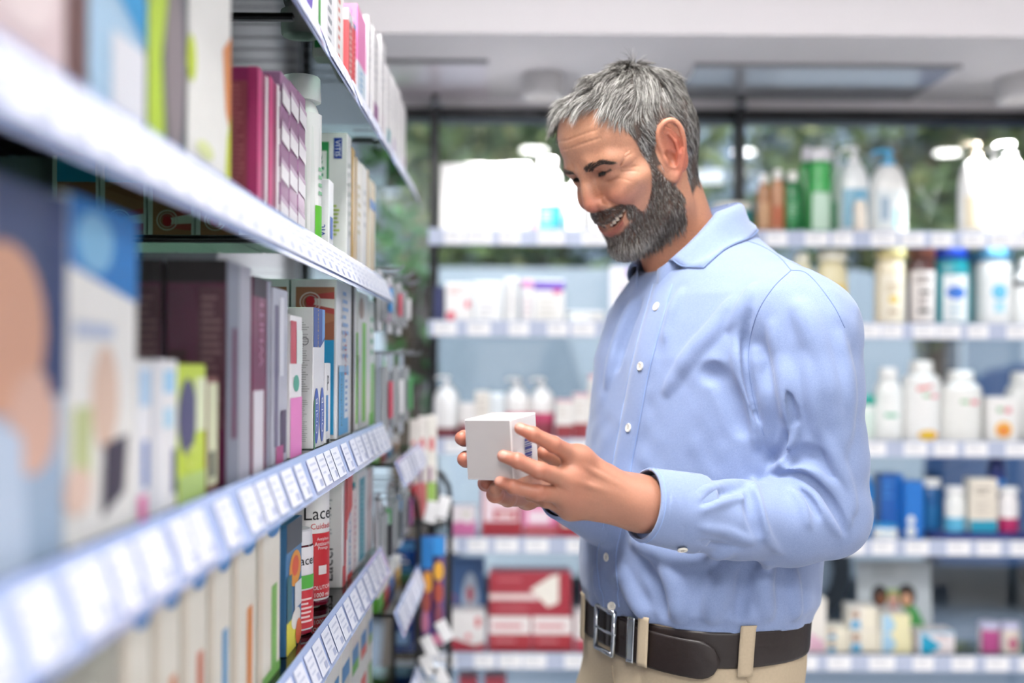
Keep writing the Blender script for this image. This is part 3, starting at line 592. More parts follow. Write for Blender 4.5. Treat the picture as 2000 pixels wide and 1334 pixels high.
L('toothpaste_box', 'teal carton with white frame, fourth shelf', 701, 717, 926, S4, 'EEF0F0', [('r','F',.15,.04,.8,.92,'2E9CB0'), ('l','F',.35,.1,.6,.85,14,'8FD0DA'), ('r','L',.1,.04,.9,.9,'2E9CB0')])
for a, b, cc, lb in [(718,722,'D6D8DE','clear blister pack with grey brush, first at the fourth shelf end'), (723,727,'CBB0B0','clear blister pack with red brush at the fourth shelf end'), (728,731.5,'C0CAD4','clear blister pack with pale blue brush at the fourth shelf end')]:
    L('toothbrush_blister_pack', lb, a, b, 940, S4, cc, [('r','F',.2,.1,.5,.9,'F0F2F4'), ('e','F',.6,.6,.2,.1,'B03040' if 'red' in lb else '7A8494')], X=-0.303, depth=0.03, h=0.17, cat='pack')
# --- fifth shelf, seen past the strip above
for i, (a, b, c1, lb) in enumerate([(640,668,'9AB8D0','pale blue box low on the fifth shelf'), (670,688,'D8D8D2','off-white box low on the fifth shelf'), (690,705,'62B83A','white box with lime green base on the fifth shelf'), (707,720,'D85040','white box with red and blue bands on the fifth shelf'), (722,731,'7AA858','white and green box at the fifth shelf end')]):
    L('vitamin_box', lb, a, b, 0, S5, 'EEEEEA', [('r','F',.1,.05,.9,.4,c1), ('r','F',.1,.7,.9,.85,'3F8CC8'), ('r','F',.1,.6,.9,.7,c1), ('r','L',.1,.05,.9,.4,c1)], h=0.19)

# --- second bay: pegs with hanging packs, small jutting shelves
unit2 = tag(empty('peg_shelving', (0, 0, 0)), 'narrow peg bay at the far end of the aisle hung with blister packs', 'shelving')
shelf_board(unit2, 1.815, 2.265, S1, XS, XBK, (0.004, 0.03), 21)
shelf_board(unit2, 1.815, 2.25, 1.239, -0.1965, -0.41, (0.01, 0.03), 22)
shelf_board(unit2, 1.815, 2.25, 0.999, -0.1965, -0.41, (0.01, 0.02), 23)
shelf_board(unit2, 1.815, 2.25, 0.80, -0.1965, -0.41, (0.01, 0.02), 24)
m = MB(); m.box((XBK-0.004, 1.815, 0), (XBK, 2.265, 2.08), mat('8A9098', 0.5)); m.build('back_panel', unit2)
for y in (1.826, 2.254):
    m = MB(); m.box((XBK-0.03, y-0.011, 0.0), (XBK-0.004, y+0.011, 2.08), STEEL); m.build('upright', unit2)
def hung_pack(y, z, x, w, h, card, insert, label, shape):
    e = tag(empty('hanging_blister_pack', (x, y, z)), label, 'pack', 'packs hanging in the peg bay')
    m = MB(); m.box((-0.0012, -w/2, -h), (0.0012, w/2, 0.0), mat(card, 0.4), 0.0004); m.build('card', e)
    m = MB(); m.lathe([(w*0.20, 0), (w*0.36, 0.004), (w*0.36, h*0.68), (w*0.2, h*0.72)], mat('DCE2E8', 0.1, trans=0.6, coat=0.5), 14, (0.006, 0, -h*0.86), sx=0.45); b = m.build('blister', e, smooth=True, auto=40)
    m = MB()
    if shape: m.tube([(0.017, 0, -h*0.82), (0.019, 0.004, -h*0.5), (0.017, -0.003, -h*0.2)], [0.006, 0.004, 0.007], mat(insert, 0.4))
    else: m.box((0.016, -w*0.22, -h*0.7), (0.021, w*0.22, -h*0.3), mat(insert, 0.4), 0.001)
    m.build('product', e, smooth=True, auto=40)
cards = ['E8EAEE', 'D8DCE4', 'C8D4E4', 'EDEDF0', '3A3C44', 'D8CCD4', 'E0E6EA', '5A6470']
ins = ['2E86C8', '1C1E24', 'C04860', '6A7480', 'E8E8EC', '9A3A8A', '4AA05A', '30343C']
wh = ['white', 'pale grey', 'pale blue', 'off-white', 'charcoal', 'dusty pink', 'milky', 'slate grey']
k = 0
for (z, ys, hh, row) in ((1.55, (1.845, 1.92, 1.995, 2.07, 2.145, 2.212), 0.098, 'in the top peg row'), (1.415, (1.853, 1.935, 2.018, 2.10, 2.19), 0.15, 'in the row just above the jutting shelf'), (1.175, (1.86, 1.95, 2.04, 2.13, 2.212), 0.128, 'in the low peg row')):
    for j, y in enumerate(ys):
        c = (k * 3 + j) % 8
        xx = -0.225 - 0.015 * (j % 2)
        m = MB(); m.tube([(XBK, y, z + 0.0021), (xx + 0.034, y, z + 0.0021), (xx + 0.039, y, z + 0.008)], 0.0017, STEEL, 6); m.build('peg_hook', unit2)
        place = ('nearest', 'second', 'third', 'fourth', 'fifth', 'farthest')[j]
        hung_pack(y, z, xx, 0.056, hh, cards[c], ins[(c + j) % 8], f'{wh[c]} carded blister pack, {place} {row}', j % 2)
        k += 1
for (y, c1, lb) in [(1.86, '7CBF4A', 'white and lime box standing on the upper jutting shelf'), (1.95, 'C04048', 'white box with red base on the upper jutting shelf'), (2.05, '5A9AD0', 'white and sky blue box on the upper jutting shelf'), (2.16, 'B08A6A', 'white and tan box on the upper jutting shelf')]:
    carton('gauze_box', lb, (-0.2475, y, 1.2394), 0.06, 0.038, 0.024, 'EEF0F0', [('r','F',0,0,1,.35,c1), ('r','L',0,0,1,.35,c1)], math.pi/2)
for (y, c1, h, lb) in [(1.855, '62B83A', 0.045, 'white and bright green box low in the peg bay'), (1.935, 'C8343A', 0.038, 'white and red box low in the peg bay'), (2.025, '3A6CB0', 0.045, 'white and blue box low in the peg bay'), (2.13, 'D8A840', 0.038, 'white and mustard box low in the peg bay')]:
    carton('plaster_box', lb, (-0.24, y, 0.9994), 0.068, 0.038, h, 'F0F0EE', [('r','F',0,0,1,.5,c1), ('r','L',0,0,1,.5,c1)], math.pi/2)
# ------------------------------------------------------------------ shelving in front of the window
YF = 3.09
def zrow(py): return CAMZ - (py - CY) * YF / FPX
B1, B2, B3, B4, B5, B6 = zrow(449), zrow(628), zrow(858), zrow(1051), zrow(1277), zrow(1500)
WSTRIP = mat('B9C3DA', 0.25, coat=0.3, var=0.04); WTICK = mat('F6F6F8', 0.4, var=0.02)
WGLASS = glass_mat('white_shelf_glass', (0.80, 0.86, 0.90), 1.5, 0.05)
unit3 = tag(empty('window_shelving', (0, 0, 0)), 'white shelving with black poles standing before the shop window', 'shelving')
xp = [P(848, 700, 3.30).x, P(1444, 700, 3.30).x, P(2040, 700, 3.30).x]
for x in xp + [xp[2] + (xp[2]-xp[1])]:
    m = MB(); m.box((x-0.010, 3.285, 0.0), (x+0.010, 3.315, ZS-0.002), BLACK, 0.001); m.build('pole', unit3)
    m = MB(); m.lathe([(0.022, 0), (0.022, 0.006), (0.012, 0.012), (0.012, 0.036)], mat('B8BCC4', 0.3, metal=0.7), 16, (x, 3.30, ZS-0.036)); m.build('pole_bracket', unit3, smooth=True, auto=40)
xe = xp + [xp[2] + (xp[2]-xp[1])]
tmeshes = {}
for bi in range(3):
    for si, zt in enumerate((B1, B2, B3, B4, B5, B6)):
        a, b = xe[bi] - 0.002, xe[bi+1] - 0.008
        m = MB(); m.box((a, YF+0.004, zt-0.010), (b, 3.283, zt), WGLASS); s = m.build('glass_shelf', unit3)
        m = MB(); m.box((a, YF, zt-0.042), (b, YF+0.003, zt+0.003), WSTRIP); m.build('ticket_strip', s)
        rnd = random.Random(bi*10 + si); x = a + rnd.uniform(0.01, 0.05)
        while x < b - 0.06:
            w = rnd.choice((0.062, 0.062, 0.07, 0.055))
            if w not in tmeshes:
                m = MB(); m.box((-w/2, -0.0012, -0.018), (w/2, 0, 0.018), WTICK)
                for q in range(2): m.add([(-w*0.38, -0.0014, 0.008-0.012*q), (w*0.2, -0.0014, 0.008-0.012*q), (w*0.2, -0.0014, 0.011-0.012*q), (-w*0.38, -0.0014, 0.011-0.012*q)], [(0, 1, 2, 3)], mat('B4B8C4', 0.5))
                t = m.build('ticket', s); tmeshes[w] = t
            else:
                t = tmeshes[w].copy(); COL.objects.link(t); t.parent = s
            t.location = (x + w/2, YF - 0.0004, zt - 0.020); x += w + rnd.choice((0.004, 0.012, 0.03, 0.05, 0.02))
        m = MB(); m.box((a+0.01, 3.27, zt-0.03), (a+0.03, 3.30, zt-0.011), BLACK); m.build('bracket', s)
YG = 3.125
def BX(name, label, x0, x1, top, zs, col, pr=(), Y=YG, depth=0.07, rz=0.0, h=None, group=None, cat='box', z=0.0, tilt=0.0):
    a, b = P(x0, CY, Y).x, P(x1, CY, Y).x
    if h is None: h = CAMZ + (CY - top) * Y / FPX - zs - z
    return carton(name, label, ((a+b)/2, Y + depth/2, zs + z + 0.0004), b - a, depth, h, col, pr, rz, group, cat, tilt)
def BT(name, label, x0, x1, top, zs, col, cap, style='pump', lab=None, Y=YG, **kw):
    a, b = P(x0, CY, Y).x, P(x1, CY, Y).x; r = (b - a)/2; sy = kw.get('sy', 0.7)
    h = CAMZ + (CY - top) * Y / FPX - zs
    return bottle(name, label, ((a+b)/2, Y + r*sy, zs + 0.0004), r, h, col, cap, style, lab, **kw)
# top shelf
for i, (a, b, t, c1, lb) in enumerate([(858,903,320,'E8C8C0','white box with faint rose print, first by the black pole'), (905,944,318,'E8B8B0','white box with faint red print, second by the black pole'), (946,984,320,'F0DCD8','white box third from the black pole on the top shelf'), (986,1034,318,'F4F0EE','blank white box nearest the white bottle with teal label')]):
    BX('skin_care_box', lb, a, b, t, B1, 'F8F6F5', [('e','F',.5,.62,.24,.14,'DAD6D4'), ('l','F',.2,.12,.75,.4,4,c1), ('o','F',.5,.62,.3,.17,.03,c1)])
BT('lotion_bottle', 'white bottle with teal label on the bright top shelf left of the face', 1040, 1097, 305, B1, 'F6F6F6', 'F8F0F4', 'flip', (0.05, 0.42, 70, 'E8A8CC'), marks=[('r','F',.15,.0,1,1,'2FA6B4'), ('l','F',.25,.2,.85,.8,4,'BFE6EA')])
BT('lotion_bottle', 'short white bottle with teal stripe between two white bottles', 1086, 1118, 362, B1, 'F4F6F6', 'F6F6F6', 'flip', (0.1, 0.45, 70, '8FD0D4'), Y=3.19)
BT('lotion_bottle', 'plain white bottle just left of the mans nose', 1106, 1150, 352, B1, 'F7F7F7', 'F8F8F8', 'flip')
BT('cream_jar', 'white jar behind the beard on the top shelf', 1152, 1196, 398, B1, 'F4F4F4', 'F6F6F6', 'jar')
BX('skin_care_box', 'plain white box hidden behind the mans cheek', 1215, 1300, 330, B1, 'F4F4F4', [('l','F',.2,.2,.8,.6,4,'D0D0D8')])
BT('cream_jar', 'white jar with teal lower half behind the shirt collar', 1396, 1472, 392, B1, '1F8C92', 'F0ECE2', 'jar', sy=0.8)
BT('shampoo_bottle', 'tan brown bottle with white cap at the start of the right bay', 1478, 1506, 335, B1, 'A8764E', 'F0EEEC', 'flip', (0.1, 0.6, 60, 'C49A74'))
BT('shampoo_bottle', 'light brown bottle with white cap left of the small green one', 1505, 1533, 326, B1, 'B98560', 'F2F0EE', 'flip', (0.1, 0.5, 60, 'B0603C'))
BT('shampoo_bottle', 'small dark green bottle with white cap', 1532, 1565, 330, B1, '14733A', 'F0F0EA', 'flip', (0.15, 0.7, 60, '1E7F44'), marks=[('l','F',.2,.3,.8,.8,4,'9FD0AC')])
BT('shampoo_bottle', 'tall green bottle behind, with white cap', 1560, 1592, 282, B1, '2A9A48', 'E6E2EA', 'flip', Y=3.20)
BT('shampoo_bottle', 'tall bright green bottle with pale label and grey white cap', 1580, 1626, 284, B1, '2FA34A', 'DDDCE0', 'wide', (0.05, 0.55, 50, 'C4E0CC'), shoulder=0.9)
BT('shampoo_bottle', 'slim pale green pump bottle between green and white bottles', 1622, 1650, 290, B1, 'CDE4D6', 'F0F4F2', 'pump', (0.05, 0.5, 70, '7FC09A'), Y=3.20)
BT('body_lotion_bottle', 'white pump bottle with blue label beside the green bottles', 1641, 1702, 276, B1, 'EDF1F2', 'F2F3F4', 'pump', (0.08, 0.62, 55, '8EBCD2'), shoulder=0.6, marks=[('r','F',.3,.3,.7,.6,'4A7FA8')])
BT('body_lotion_bottle', 'white pump bottle with a sky blue pump head', 1704, 1777, 280, B1, 'F0F0EE', '56B4E2', 'pump', (0.08, 0.62, 55, 'E4ECEE'), shoulder=0.6, marks=[('r','F',.15,.2,.4,.8,'9CB4C8'), ('r','F',.55,.0,.95,.5,'A8E0E4')])
BT('cream_jar', 'small cream coloured jar standing before the white pump bottles', 1668, 1694, 372, B1, 'F0E6D8', '6AB4D8', 'flip', Y=3.10)
BT('body_lotion_bottle', 'brightly lit white pump bottle with cream pump', 1878, 1944, 265, B1, 'F8F7F4', 'F2E4CC', 'pump', (0.08, 0.5, 50, 'EFE2C4'), shoulder=0.6)
BT('body_lotion_bottle', 'brightly lit white pump bottle at the right edge', 1946, 2014, 264, B1, 'F9F9F8', 'F8F8F8', 'pump', (0.08, 0.5, 50, 'F2EEE4'), shoulder=0.6)
BT('body_lotion_bottle', 'white pump bottle standing behind between the two bright ones', 1922, 1972, 278, B1, 'F4F4F2', 'F4F4F4', 'pump', Y=3.21)
# second shelf
BX('medicine_box', 'narrow navy blue box by the black pole', 847, 866, 560, B2, '1D2550', [('l','F',.1,.1,.9,.9,7,'3A4478')])
BX('medicine_box', 'white box with crimson dots beside the navy box', 869, 922, 553, B2, 'F4F0EE', [('e','F',.82,.45,.1,.1,'E0506C'), ('e','F',.2,.14,.16,.12,'E0405C'), ('l','F',.15,.7,.8,.9,2,'E0B8B4')])
BX('medicine_box', 'plain white square box on the second window shelf', 925, 980, 551, B2, 'F6F5F4', [('l','F',.2,.1,.8,.5,3,'DCD8DA')])
BX('medicine_box', 'white slim box left of the pink topped one', 984, 1013, 542, B2, 'F0EEEC', [('r','F',.0,.0,.1,1,'C8C4C0'), ('r','F',.9,0,1,1,'A8A4A0'), ('l','F',.25,.2,.8,.8,6,'D8D4D4')])
BX('medicine_box', 'white slim box with a pink top band', 1018, 1041, 545, B2, 'F2EDEC', [('r','F',0,.8,1,.98,'D88AC0'), ('l','F',.2,.1,.8,.6,4,'DCC8CC')])
BX('medicine_box', 'white box with a violet top band', 1043, 1102, 547, B2, 'F3F0EC', [('r','F',0,.76,1,.98,'7A5CC0'), ('e','F',.75,.72,.15,.06,'E05A8C'), ('l','F',.15,.1,.8,.6,4,'E0DCD4')])
BT('soap_dish', 'low white soap dish beside the violet banded box', 1106, 1184, 606, B2, 'F4F4F2', 'F6F6F4', 'jar', cat='dish')
BX('medicine_box', 'tall white box with violet corner behind the shirt front', 1192, 1264, 520, B2, 'F2EEF2', [('r','F',.4,.82,1,.98,'6F58BC'), ('p','F',[(.4,.98),(.75,.98),(.5,.82),(.4,.82)],'A68AD8'), ('l','F',.2,.2,.7,.7,6,'D4CCD8')])
BT('shampoo_bottle', 'pale yellow bottle just behind the mans shoulder', 1545, 1592, 488, B2, 'E8E4C0', 'EDEBD8', 'flip', (0.1, 0.6, 60, 'E0C870'))
BT('shampoo_bottle', 'straw yellow bottle with orange mark behind the shoulder', 1598, 1660, 482, B2, 'E6DCB4', 'EFEBD8', 'wide', (0.1, 0.6, 60, 'E2C25C'), marks=[('e','F',.8,.1,.2,.15,'E08858')])
BT('shower_gel_bottle', 'cream bottle with pale yellow cap, second window shelf', 1714, 1775, 476, B2, 'F0E4C6', 'F2E2A0', 'wide', (0.06, 0.74, 55, 'F4ECD8'), shoulder=0.82, marks=[('l','F',.2,.6,.8,.8,3,'C8B48C'), ('e','F',.5,.45,.2,.08,'E8C850'), ('r','F',.3,.15,.7,.22,'B09468')])
BT('shower_gel_bottle', 'dark brown bottle with white label', 1778, 1832, 476, B2, '4A2420', '6A3828', 'wide', (0.04, 0.80, 62, 'E8E2DE'), shoulder=0.9, marks=[('l','F',.15,.75,.85,.9,2,'5A4844'), ('r','F',.3,.55,.75,.62,'3A302C'), ('l','F',.25,.3,.8,.5,4,'8A7C78'), ('r','F',.25,.17,.7,.25,'1C1816')])
BT('shower_gel_bottle', 'teal bottle with royal blue cap and white label', 1831, 1902, 476, B2, '0F8C98', '1E50C8', 'wide', (0.04, 0.74, 42, 'EEF4F6'), shoulder=0.9, marks=[('e','F',.5,.62,.4,.14,'3F78D0'), ('l','F',.2,.1,.8,.4,3,'B8D0DC')])
BT('shower_gel_bottle', 'pale teal bottle peeking out between the teal and white ones', 1893, 1925, 484, B2, '9CC8CC', '6AB8E0', 'wide', Y=3.20)
BT('shower_gel_bottle', 'white bottle with light blue cap and aqua print', 1916, 1986, 478, B2, 'F2F2F0', '7CC6EC', 'wide', (0.04, 0.8, 45, 'F4F6F6'), shoulder=0.9, marks=[('e','F',.5,.6,.3,.16,'6FC4E4'), ('r','F',.3,.2,.7,.4,'A8DCEC')])
BT('shower_gel_bottle', 'white bottle with dark neck cut by the right edge, second window shelf', 1986, 2040, 498, B2, 'F0F0EE', 'F2F2F0', 'flip', (0.7, 0.8, 80, '3A4048'))
# third shelf
BT('hand_soap_bottle', 'white pump bottle with plum base by the black pole', 846, 897, 733, B3, 'EFEDEC', 'F4F4F4', 'pump', (0.0, 0.20, 90, '7A3840'), sy=0.9, shoulder=0.72)
BX('medicine_box', 'small white box with maroon foot behind the held box', 898, 927, 788, B3, 'EEEAE8', [('r','F',0,0,1,.42,'8C4A50')])
BX('medicine_box', 'beige box with maroon foot behind the held box', 928, 956, 765, B3, 'E8E2DA', [('r','F',0,0,1,.32,'8C4A50'), ('l','F',.2,.5,.8,.9,3,'CFC8C0')])
BT('cream_jar', 'pale bluish white jar behind the held box', 955, 986, 768, B3, 'E4EAEE', 'E8EEF2', 'jar', (0.0, 0.4, 90, '9A5058'))
BT('hand_soap_bottle', 'white pump bottle with crimson band, left of a matching pair', 985, 1035, 736, B3, 'EDE8E6', 'F0EEEC', 'pump', (0.02, 0.52, 90, 'C2476C'), sy=0.9, marks=[('r','F',0,0,1,.6,'8C3A48')], shoulder=0.72)
BT('hand_soap_bottle', 'white pump bottle with crimson band, right of a matching pair', 1034, 1084, 736, B3, 'EDE8E6', 'F0EEEC', 'pump', (0.02, 0.52, 90, 'C2476C'), sy=0.9, marks=[('r','F',0,0,1,.6,'8C3A48')], shoulder=0.72)
for a, b, t, lb in [(1086,1120,780,'white box with maroon base right of the pump pair'), (1121,1150,768,'white box with rose top and maroon base'), (1151,1174,731,'tall white box with maroon base touching the shirt front')]:
    BX('medicine_box', lb, a, b, t, B3, 'F0ECE8', [('r','F',0,0,1,.34 if t > 760 else .2,'9C3C44'), ('r','F',0,.94,1,1,'E4A8B4'), ('l','F',.15,.5,.7,.85,4,'D8D0C8')])
BX('medicine_box', 'white box with maroon base hidden behind the shirt', 1180, 1240, 775, B3, 'F0ECE8', [('r','F',0,0,1,.34,'9C3C44')])
BT('cream_jar', 'small white jar with teal lid next to the elbow', 1672, 1713, 768, B3, 'EEF4F0', '1FA090', 'jar', (0.1, 0.8, 70, 'DCEDE4'))
BT('lotion_bottle', 'tall white bottle with small green text', 1712, 1770, 713, B3, 'F0F2F0', 'F4F4F2', 'flip', (0.05, 0.8, 60, 'F2F4F2'), shoulder=0.66, marks=[('r','F',.25,.44,.75,.52,'6FBF9C')])
BT('lotion_bottle', 'tall white flask with red and green print and a yellow oval', 1771, 1846, 699, B3, 'EFEFEC', 'F4F4F0', 'flip', (0.0, 0.92, 62, 'F2F2F0'), shoulder=0.9, marks=[('p','F',[(.25,.80),(.7,.86),(.7,.9),(.25,.86)],'D85050'), ('r','F',.42,.70,.62,.75,'7CB87C'), ('r','F',.66,.69,.86,.75,'E07888'), ('e','F',.58,.09,.3,.08,'F0802C'), ('e','F',.56,.09,.26,.075,'F0C82C')])
BT('lotion_bottle', 'broad white flask with green and red letters', 1846, 1928, 718, B3, 'EEEEEB', 'F4F4F0', 'flip', (0.0, 0.88, 62, 'F0F0EC'), shoulder=0.85, marks=[('r','F',.35,.72,.58,.78,'8CC08C'), ('r','F',.62,.70,.84,.78,'E07888')])
BX('medicine_box', 'white box with a yellow disc at the right end', 1930, 1990, 770, B3, 'F1EFEC', [('e','F',.52,.26,.28,.18,'F0B840'), ('e','F',.52,.24,.18,.10,'F08C48'), ('r','F',.3,.66,.5,.76,'9CC49C'), ('r','F',.55,.64,.76,.76,'E08894')])
BT('lotion_bottle', 'white flask cut by the right edge, third window shelf', 1972, 2040, 720, B3, 'EEF0EE', 'F2F4F2', 'flip', Y=3.19, shoulder=0.7)
# fourth shelf
BX('medicine_box', 'white box with a pink wave below it, left of the crimson boxes', 884, 931, 990, B4, 'F0E6EA', [('p','F',[(0,0),(1,0),(1,.55),(.7,.4),(.4,.5),(0,.42)],'D878AC'), ('e','F',.6,.75,.2,.1,'D8D4C8')])
BX('medicine_box', 'wide crimson and white box under the hands', 942, 1022, 955, B4, 'A82C3A', [('r','F',.06,.30,.9,1,'F0D8E0'), ('r','F',.3,.35,.85,.55,'C04850'), ('r','F',.4,.38,.75,.48,'EED8DA'), ('r','F',.1,.35,.2,.95,'F4E4EA')])
BX('medicine_box', 'crimson box with pink and white panel under the wrist', 1024, 1092, 965, B4, 'B02C3C', [('r','F',.0,.25,.95,1,'E88CB8'), ('r','F',.15,.3,.75,.6,'F4E2EA'), ('l','F',.05,.05,.95,.2,1,'D89098')])
BX('medicine_box', 'crimson box with aqua corner beside the shirt front', 1094, 1150, 985, B4, 'B02C3C', [('r','F',.1,.3,.9,1,'CFE2DC'), ('r','F',.4,.3,.9,.5,'5C9CD8')])
BT('sun_lotion_bottle', 'bright blue pump bottle beside the sleeve with a white disc', 1672, 1712, 896, B4, '1478C8', 'EEF2F4', 'pump', (0.1, 0.8, 60, '1E84D4'), shoulder=0.8, marks=[('e','F',.5,.5,.42,.28,'D8E4EC'), ('l','F',.25,.4,.75,.6,3,'6A9CC0')])
BX('sun_lotion_box', 'deep blue upright box with rounded look, left of a pair', 1722, 1766, 922, B4, '1560B4', [('r','F',.7,0,1,1,'1A70C4'), ('l','F',.1,.6,.6,.9,3,'3C84D0')], Y=3.16)
BX('sun_lotion_box', 'blue upright box with white figure at its foot', 1768, 1806, 936, B4, '1A74CC', [('e','F',.35,.32,.2,.08,'E8EEF0'), ('e','F',.35,.12,.25,.1,'E8EEF0')])
BT('cream_jar', 'small white tub in front of the blue boxes', 1711, 1760, 1022, B4, 'F0F2F2', '34A0DC', 'jar', (0.1, 0.9, 70, 'EEF2F4'), Y=3.10, marks=[('r','F',.2,.5,.8,.7,'A8D0E4')])
BT('sun_lotion_bottle', 'navy teal bottle with white cap', 1808, 1844, 930, B4, '0E5E9C', 'EEF0F0', 'wide', (0.1, 0.6, 60, '166CA8'), Y=3.17)
tray = BX('display_tray', 'navy blue display tray with faint lettering at the right', 1822, 2030, 1036, B4, '14246A', [('l','F',.1,.35,.9,.75,1,'4458A8')], cat='tray', depth=0.08, Y=3.10)
trz = CAMZ + (CY - 1036) * 3.10 / FPX - B4 + 0.0008
BT2 = lambda *a, **k: BT(*a, **k)
for a, b, t, lb, c1, c2, l1 in [(1852,1892,946,'white bottle with aqua base in the navy tray','F0F2F0','F4F4F4','5CB4D8'), (1957,1996,946,'white bottle with raspberry base in the navy tray','F2EFF0','F4F4F4','B02060')]:
    aa, bb = P(a, CY, 3.12).x, P(b, CY, 3.12).x
    bottle('serum_bottle', lb, ((aa+bb)/2, 3.14, B4 + trz), (bb-aa)/2, CAMZ + (CY - t)*3.12/FPX - B4 - trz, c1, c2, 'wide', (0.0, 0.36, 90, l1), sy=0.8)
BX('serum_box', 'beige carton with teal base in the navy tray', 1897, 1950, 930, B4, 'E6DED0', [('r','F',0,0,1,.22,'1E98B8'), ('l','F',.2,.7,.8,.85,2,'8C8478'), ('l','F',.2,.3,.8,.6,4,'C8C0B4')], z=trz, depth=0.05, Y=3.115)
bottle('serum_bottle', 'dark blue dropper bottle at the right edge', (P(1985, CY, 3.05).x, 3.14 + 0.035, B4 + trz), 0.024, 0.235, '122A74', '141C40', 'drop', (0.55, 0.7, 90, '1E78C8'), sy=0.9, shoulder=0.8)
# fifth shelf
BX('display_card', 'blue arched display card with a white oval and red dot', 884, 950, 1088, B5, '4C74AC', [('e','F',.56,.45,.24,.36,'CFE0F0'), ('e','F',.56,.55,.1,.1,'C0304C'), ('r','F',.44,.02,.68,.3,'BCD4EA'), ('o','F',.05,.45,.1,.1,.03,'C05068')], cat='card', depth=0.006, Y=3.24)
BX('medicine_box', 'white box with a crimson wave along its foot', 878, 950, 1195, B5, 'F0ECEA', [('p','F',[(0,0),(1,0),(1,.22),(.75,.12),(.4,.22),(0,.36)],'B83848'), ('r','F',.75,.6,.88,.85,'D04854'), ('e','F',.55,.35,.08,.08,'E89098')])
lowz = CAMZ + (CY - 1204) * YG / FPX - B5
for a, b, lb in [(957,1040,'white over red box, left of the stacked pair base'), (1042,1122,'white over red box, right of the stacked pair base')]:
    BX('medicine_box', lb, a, b, 1204, B5, 'B03440', [('r','F',.02,.48,.98,1,'F0E8E6'), ('l','F',.1,.6,.8,.85,1,'D88890'), ('l','F',.15,.2,.85,.36,1,'D88890')], depth=0.09)
BX('medicine_box', 'large red box with a white cone laid across the two boxes', 958, 1118, 1117, B5, 'A83040', [('p','F',[(.5,.6),(.75,.9),(.85,.95),(.85,.3),(.72,.2)],'EFEAE0'), ('r','F',.0,.36,.6,.5,'E8D4D2'), ('l','F',.1,.75,.45,.9,1,'C86870'), ('l','F',.1,.1,.5,.25,1,'C86870')], z=lowz + 0.0008, depth=0.085)
BX('medicine_box', 'white and rose box behind the belt buckle', 1126, 1170, 1195, B5, 'F0E6E4', [('r','F',0,0,1,.3,'C05060')])
BX('medicine_box', 'dark navy and plum carton behind the shirt hem', 1140, 1200, 1090, B5, '3A2A50', [('r','F',0,.4,1,1,'7A3A58')], Y=3.20)
BX('baby_care_box', 'tall ivory box with a pale pink triangle by the trousers', 1566, 1617, 1166, B5, 'EDE8E0', [('p','F',[(.3,.02),(.95,.02),(.9,.2),(.35,.38)],'E4B8CC'), ('l','F',.2,.75,.8,.9,2,'D8D4CC')])
FIG = lambda yy: [('e','F',.22,yy+.32,.14,.18,'5A3C2C'), ('e','F',.22,yy+.28,.09,.10,'D8A888'), ('p','F',[(.02,.04),(.42,.04),(.36,.42),(.1,.42)],'4FA4D2'), ('l','F',.55,.2,.95,.8,4,'D4CCB4'), ('r','F',.52,.05,1,.95,'F0EAD6')]
h1 = CAMZ + (CY - 1246)*YG/FPX - B5; h2 = CAMZ + (CY - 1226)*YG/FPX - B5; h3 = CAMZ + (CY - 1233)*YG/FPX - B5
BX('baby_care_box', 'small ivory box with blue figure, bottom of the lower stack', 1619, 1660, 0, B5, 'EFE8D4', FIG(.35), h=h1 - 0.0006)
BX('baby_care_box', 'small ivory box with blue figure, top of the lower stack', 1620, 1660, 0, B5, 'EFE8D4', FIG(.35), h=h1 - 0.0006, z=h1)
BX('baby_care_box', 'ivory box with blue figure, bottom of the taller stack', 1663, 1719, 0, B5, 'F0EADC', FIG(.35), h=h2 - 0.0006)
BX('baby_care_box', 'ivory box with blue figure, top of the taller stack', 1662, 1716, 0, B5, 'F2ECE0', FIG(.35), h=h2 - 0.0006, z=h2)
WV = [('r','F',.4,0,1,1,'EEE8BC'), ('p','F',[(.08,.02),(.3,.02),(.45,.2),(.52,.45),(.42,.7),(.3,.98),(.08,.98)],'A8D0E8')]
BX('baby_care_box', 'pale blue and yellow wave box, bottom of its stack', 1722, 1784, 0, B5, 'F0ECE0', WV, h=h3 - 0.0006)
BX('baby_care_box', 'pale blue and yellow wave box, top of its stack', 1722, 1781, 0, B5, 'F0ECE0', WV, h=h3 - 0.0006, z=h3)
BX('baby_care_box', 'white box with a bright cyan drop shape', 1796, 1868, 1229, B5, 'F0E8EA', [('p','F',[(.08,0),(.35,0),(.62,.28),(.58,.42),(.2,.85),(.08,.88)],'14A4CC'), ('l','F',.5,.65,.9,.85,2,'C8A8B0'), ('r','F',.05,.88,1,1,'9ACCE8')])
for a, b, lb in [(1921,1962,'raspberry rounded pack with white lid at the lower right'), (1964,2000,'beige and raspberry pack with white lid at the right edge')]:
    BT('baby_care_pot', lb, a, b, 1212, B5, 'E8DDE2', 'C8C8E4', 'jar', (0.03, 0.97, 60, 'B84E8C' if a < 1950 else 'E4DACE'), sy=0.8, cat='pot', marks=[] if a < 1950 else [('e','F',.5,.4,.25,.3,'B84E78')])
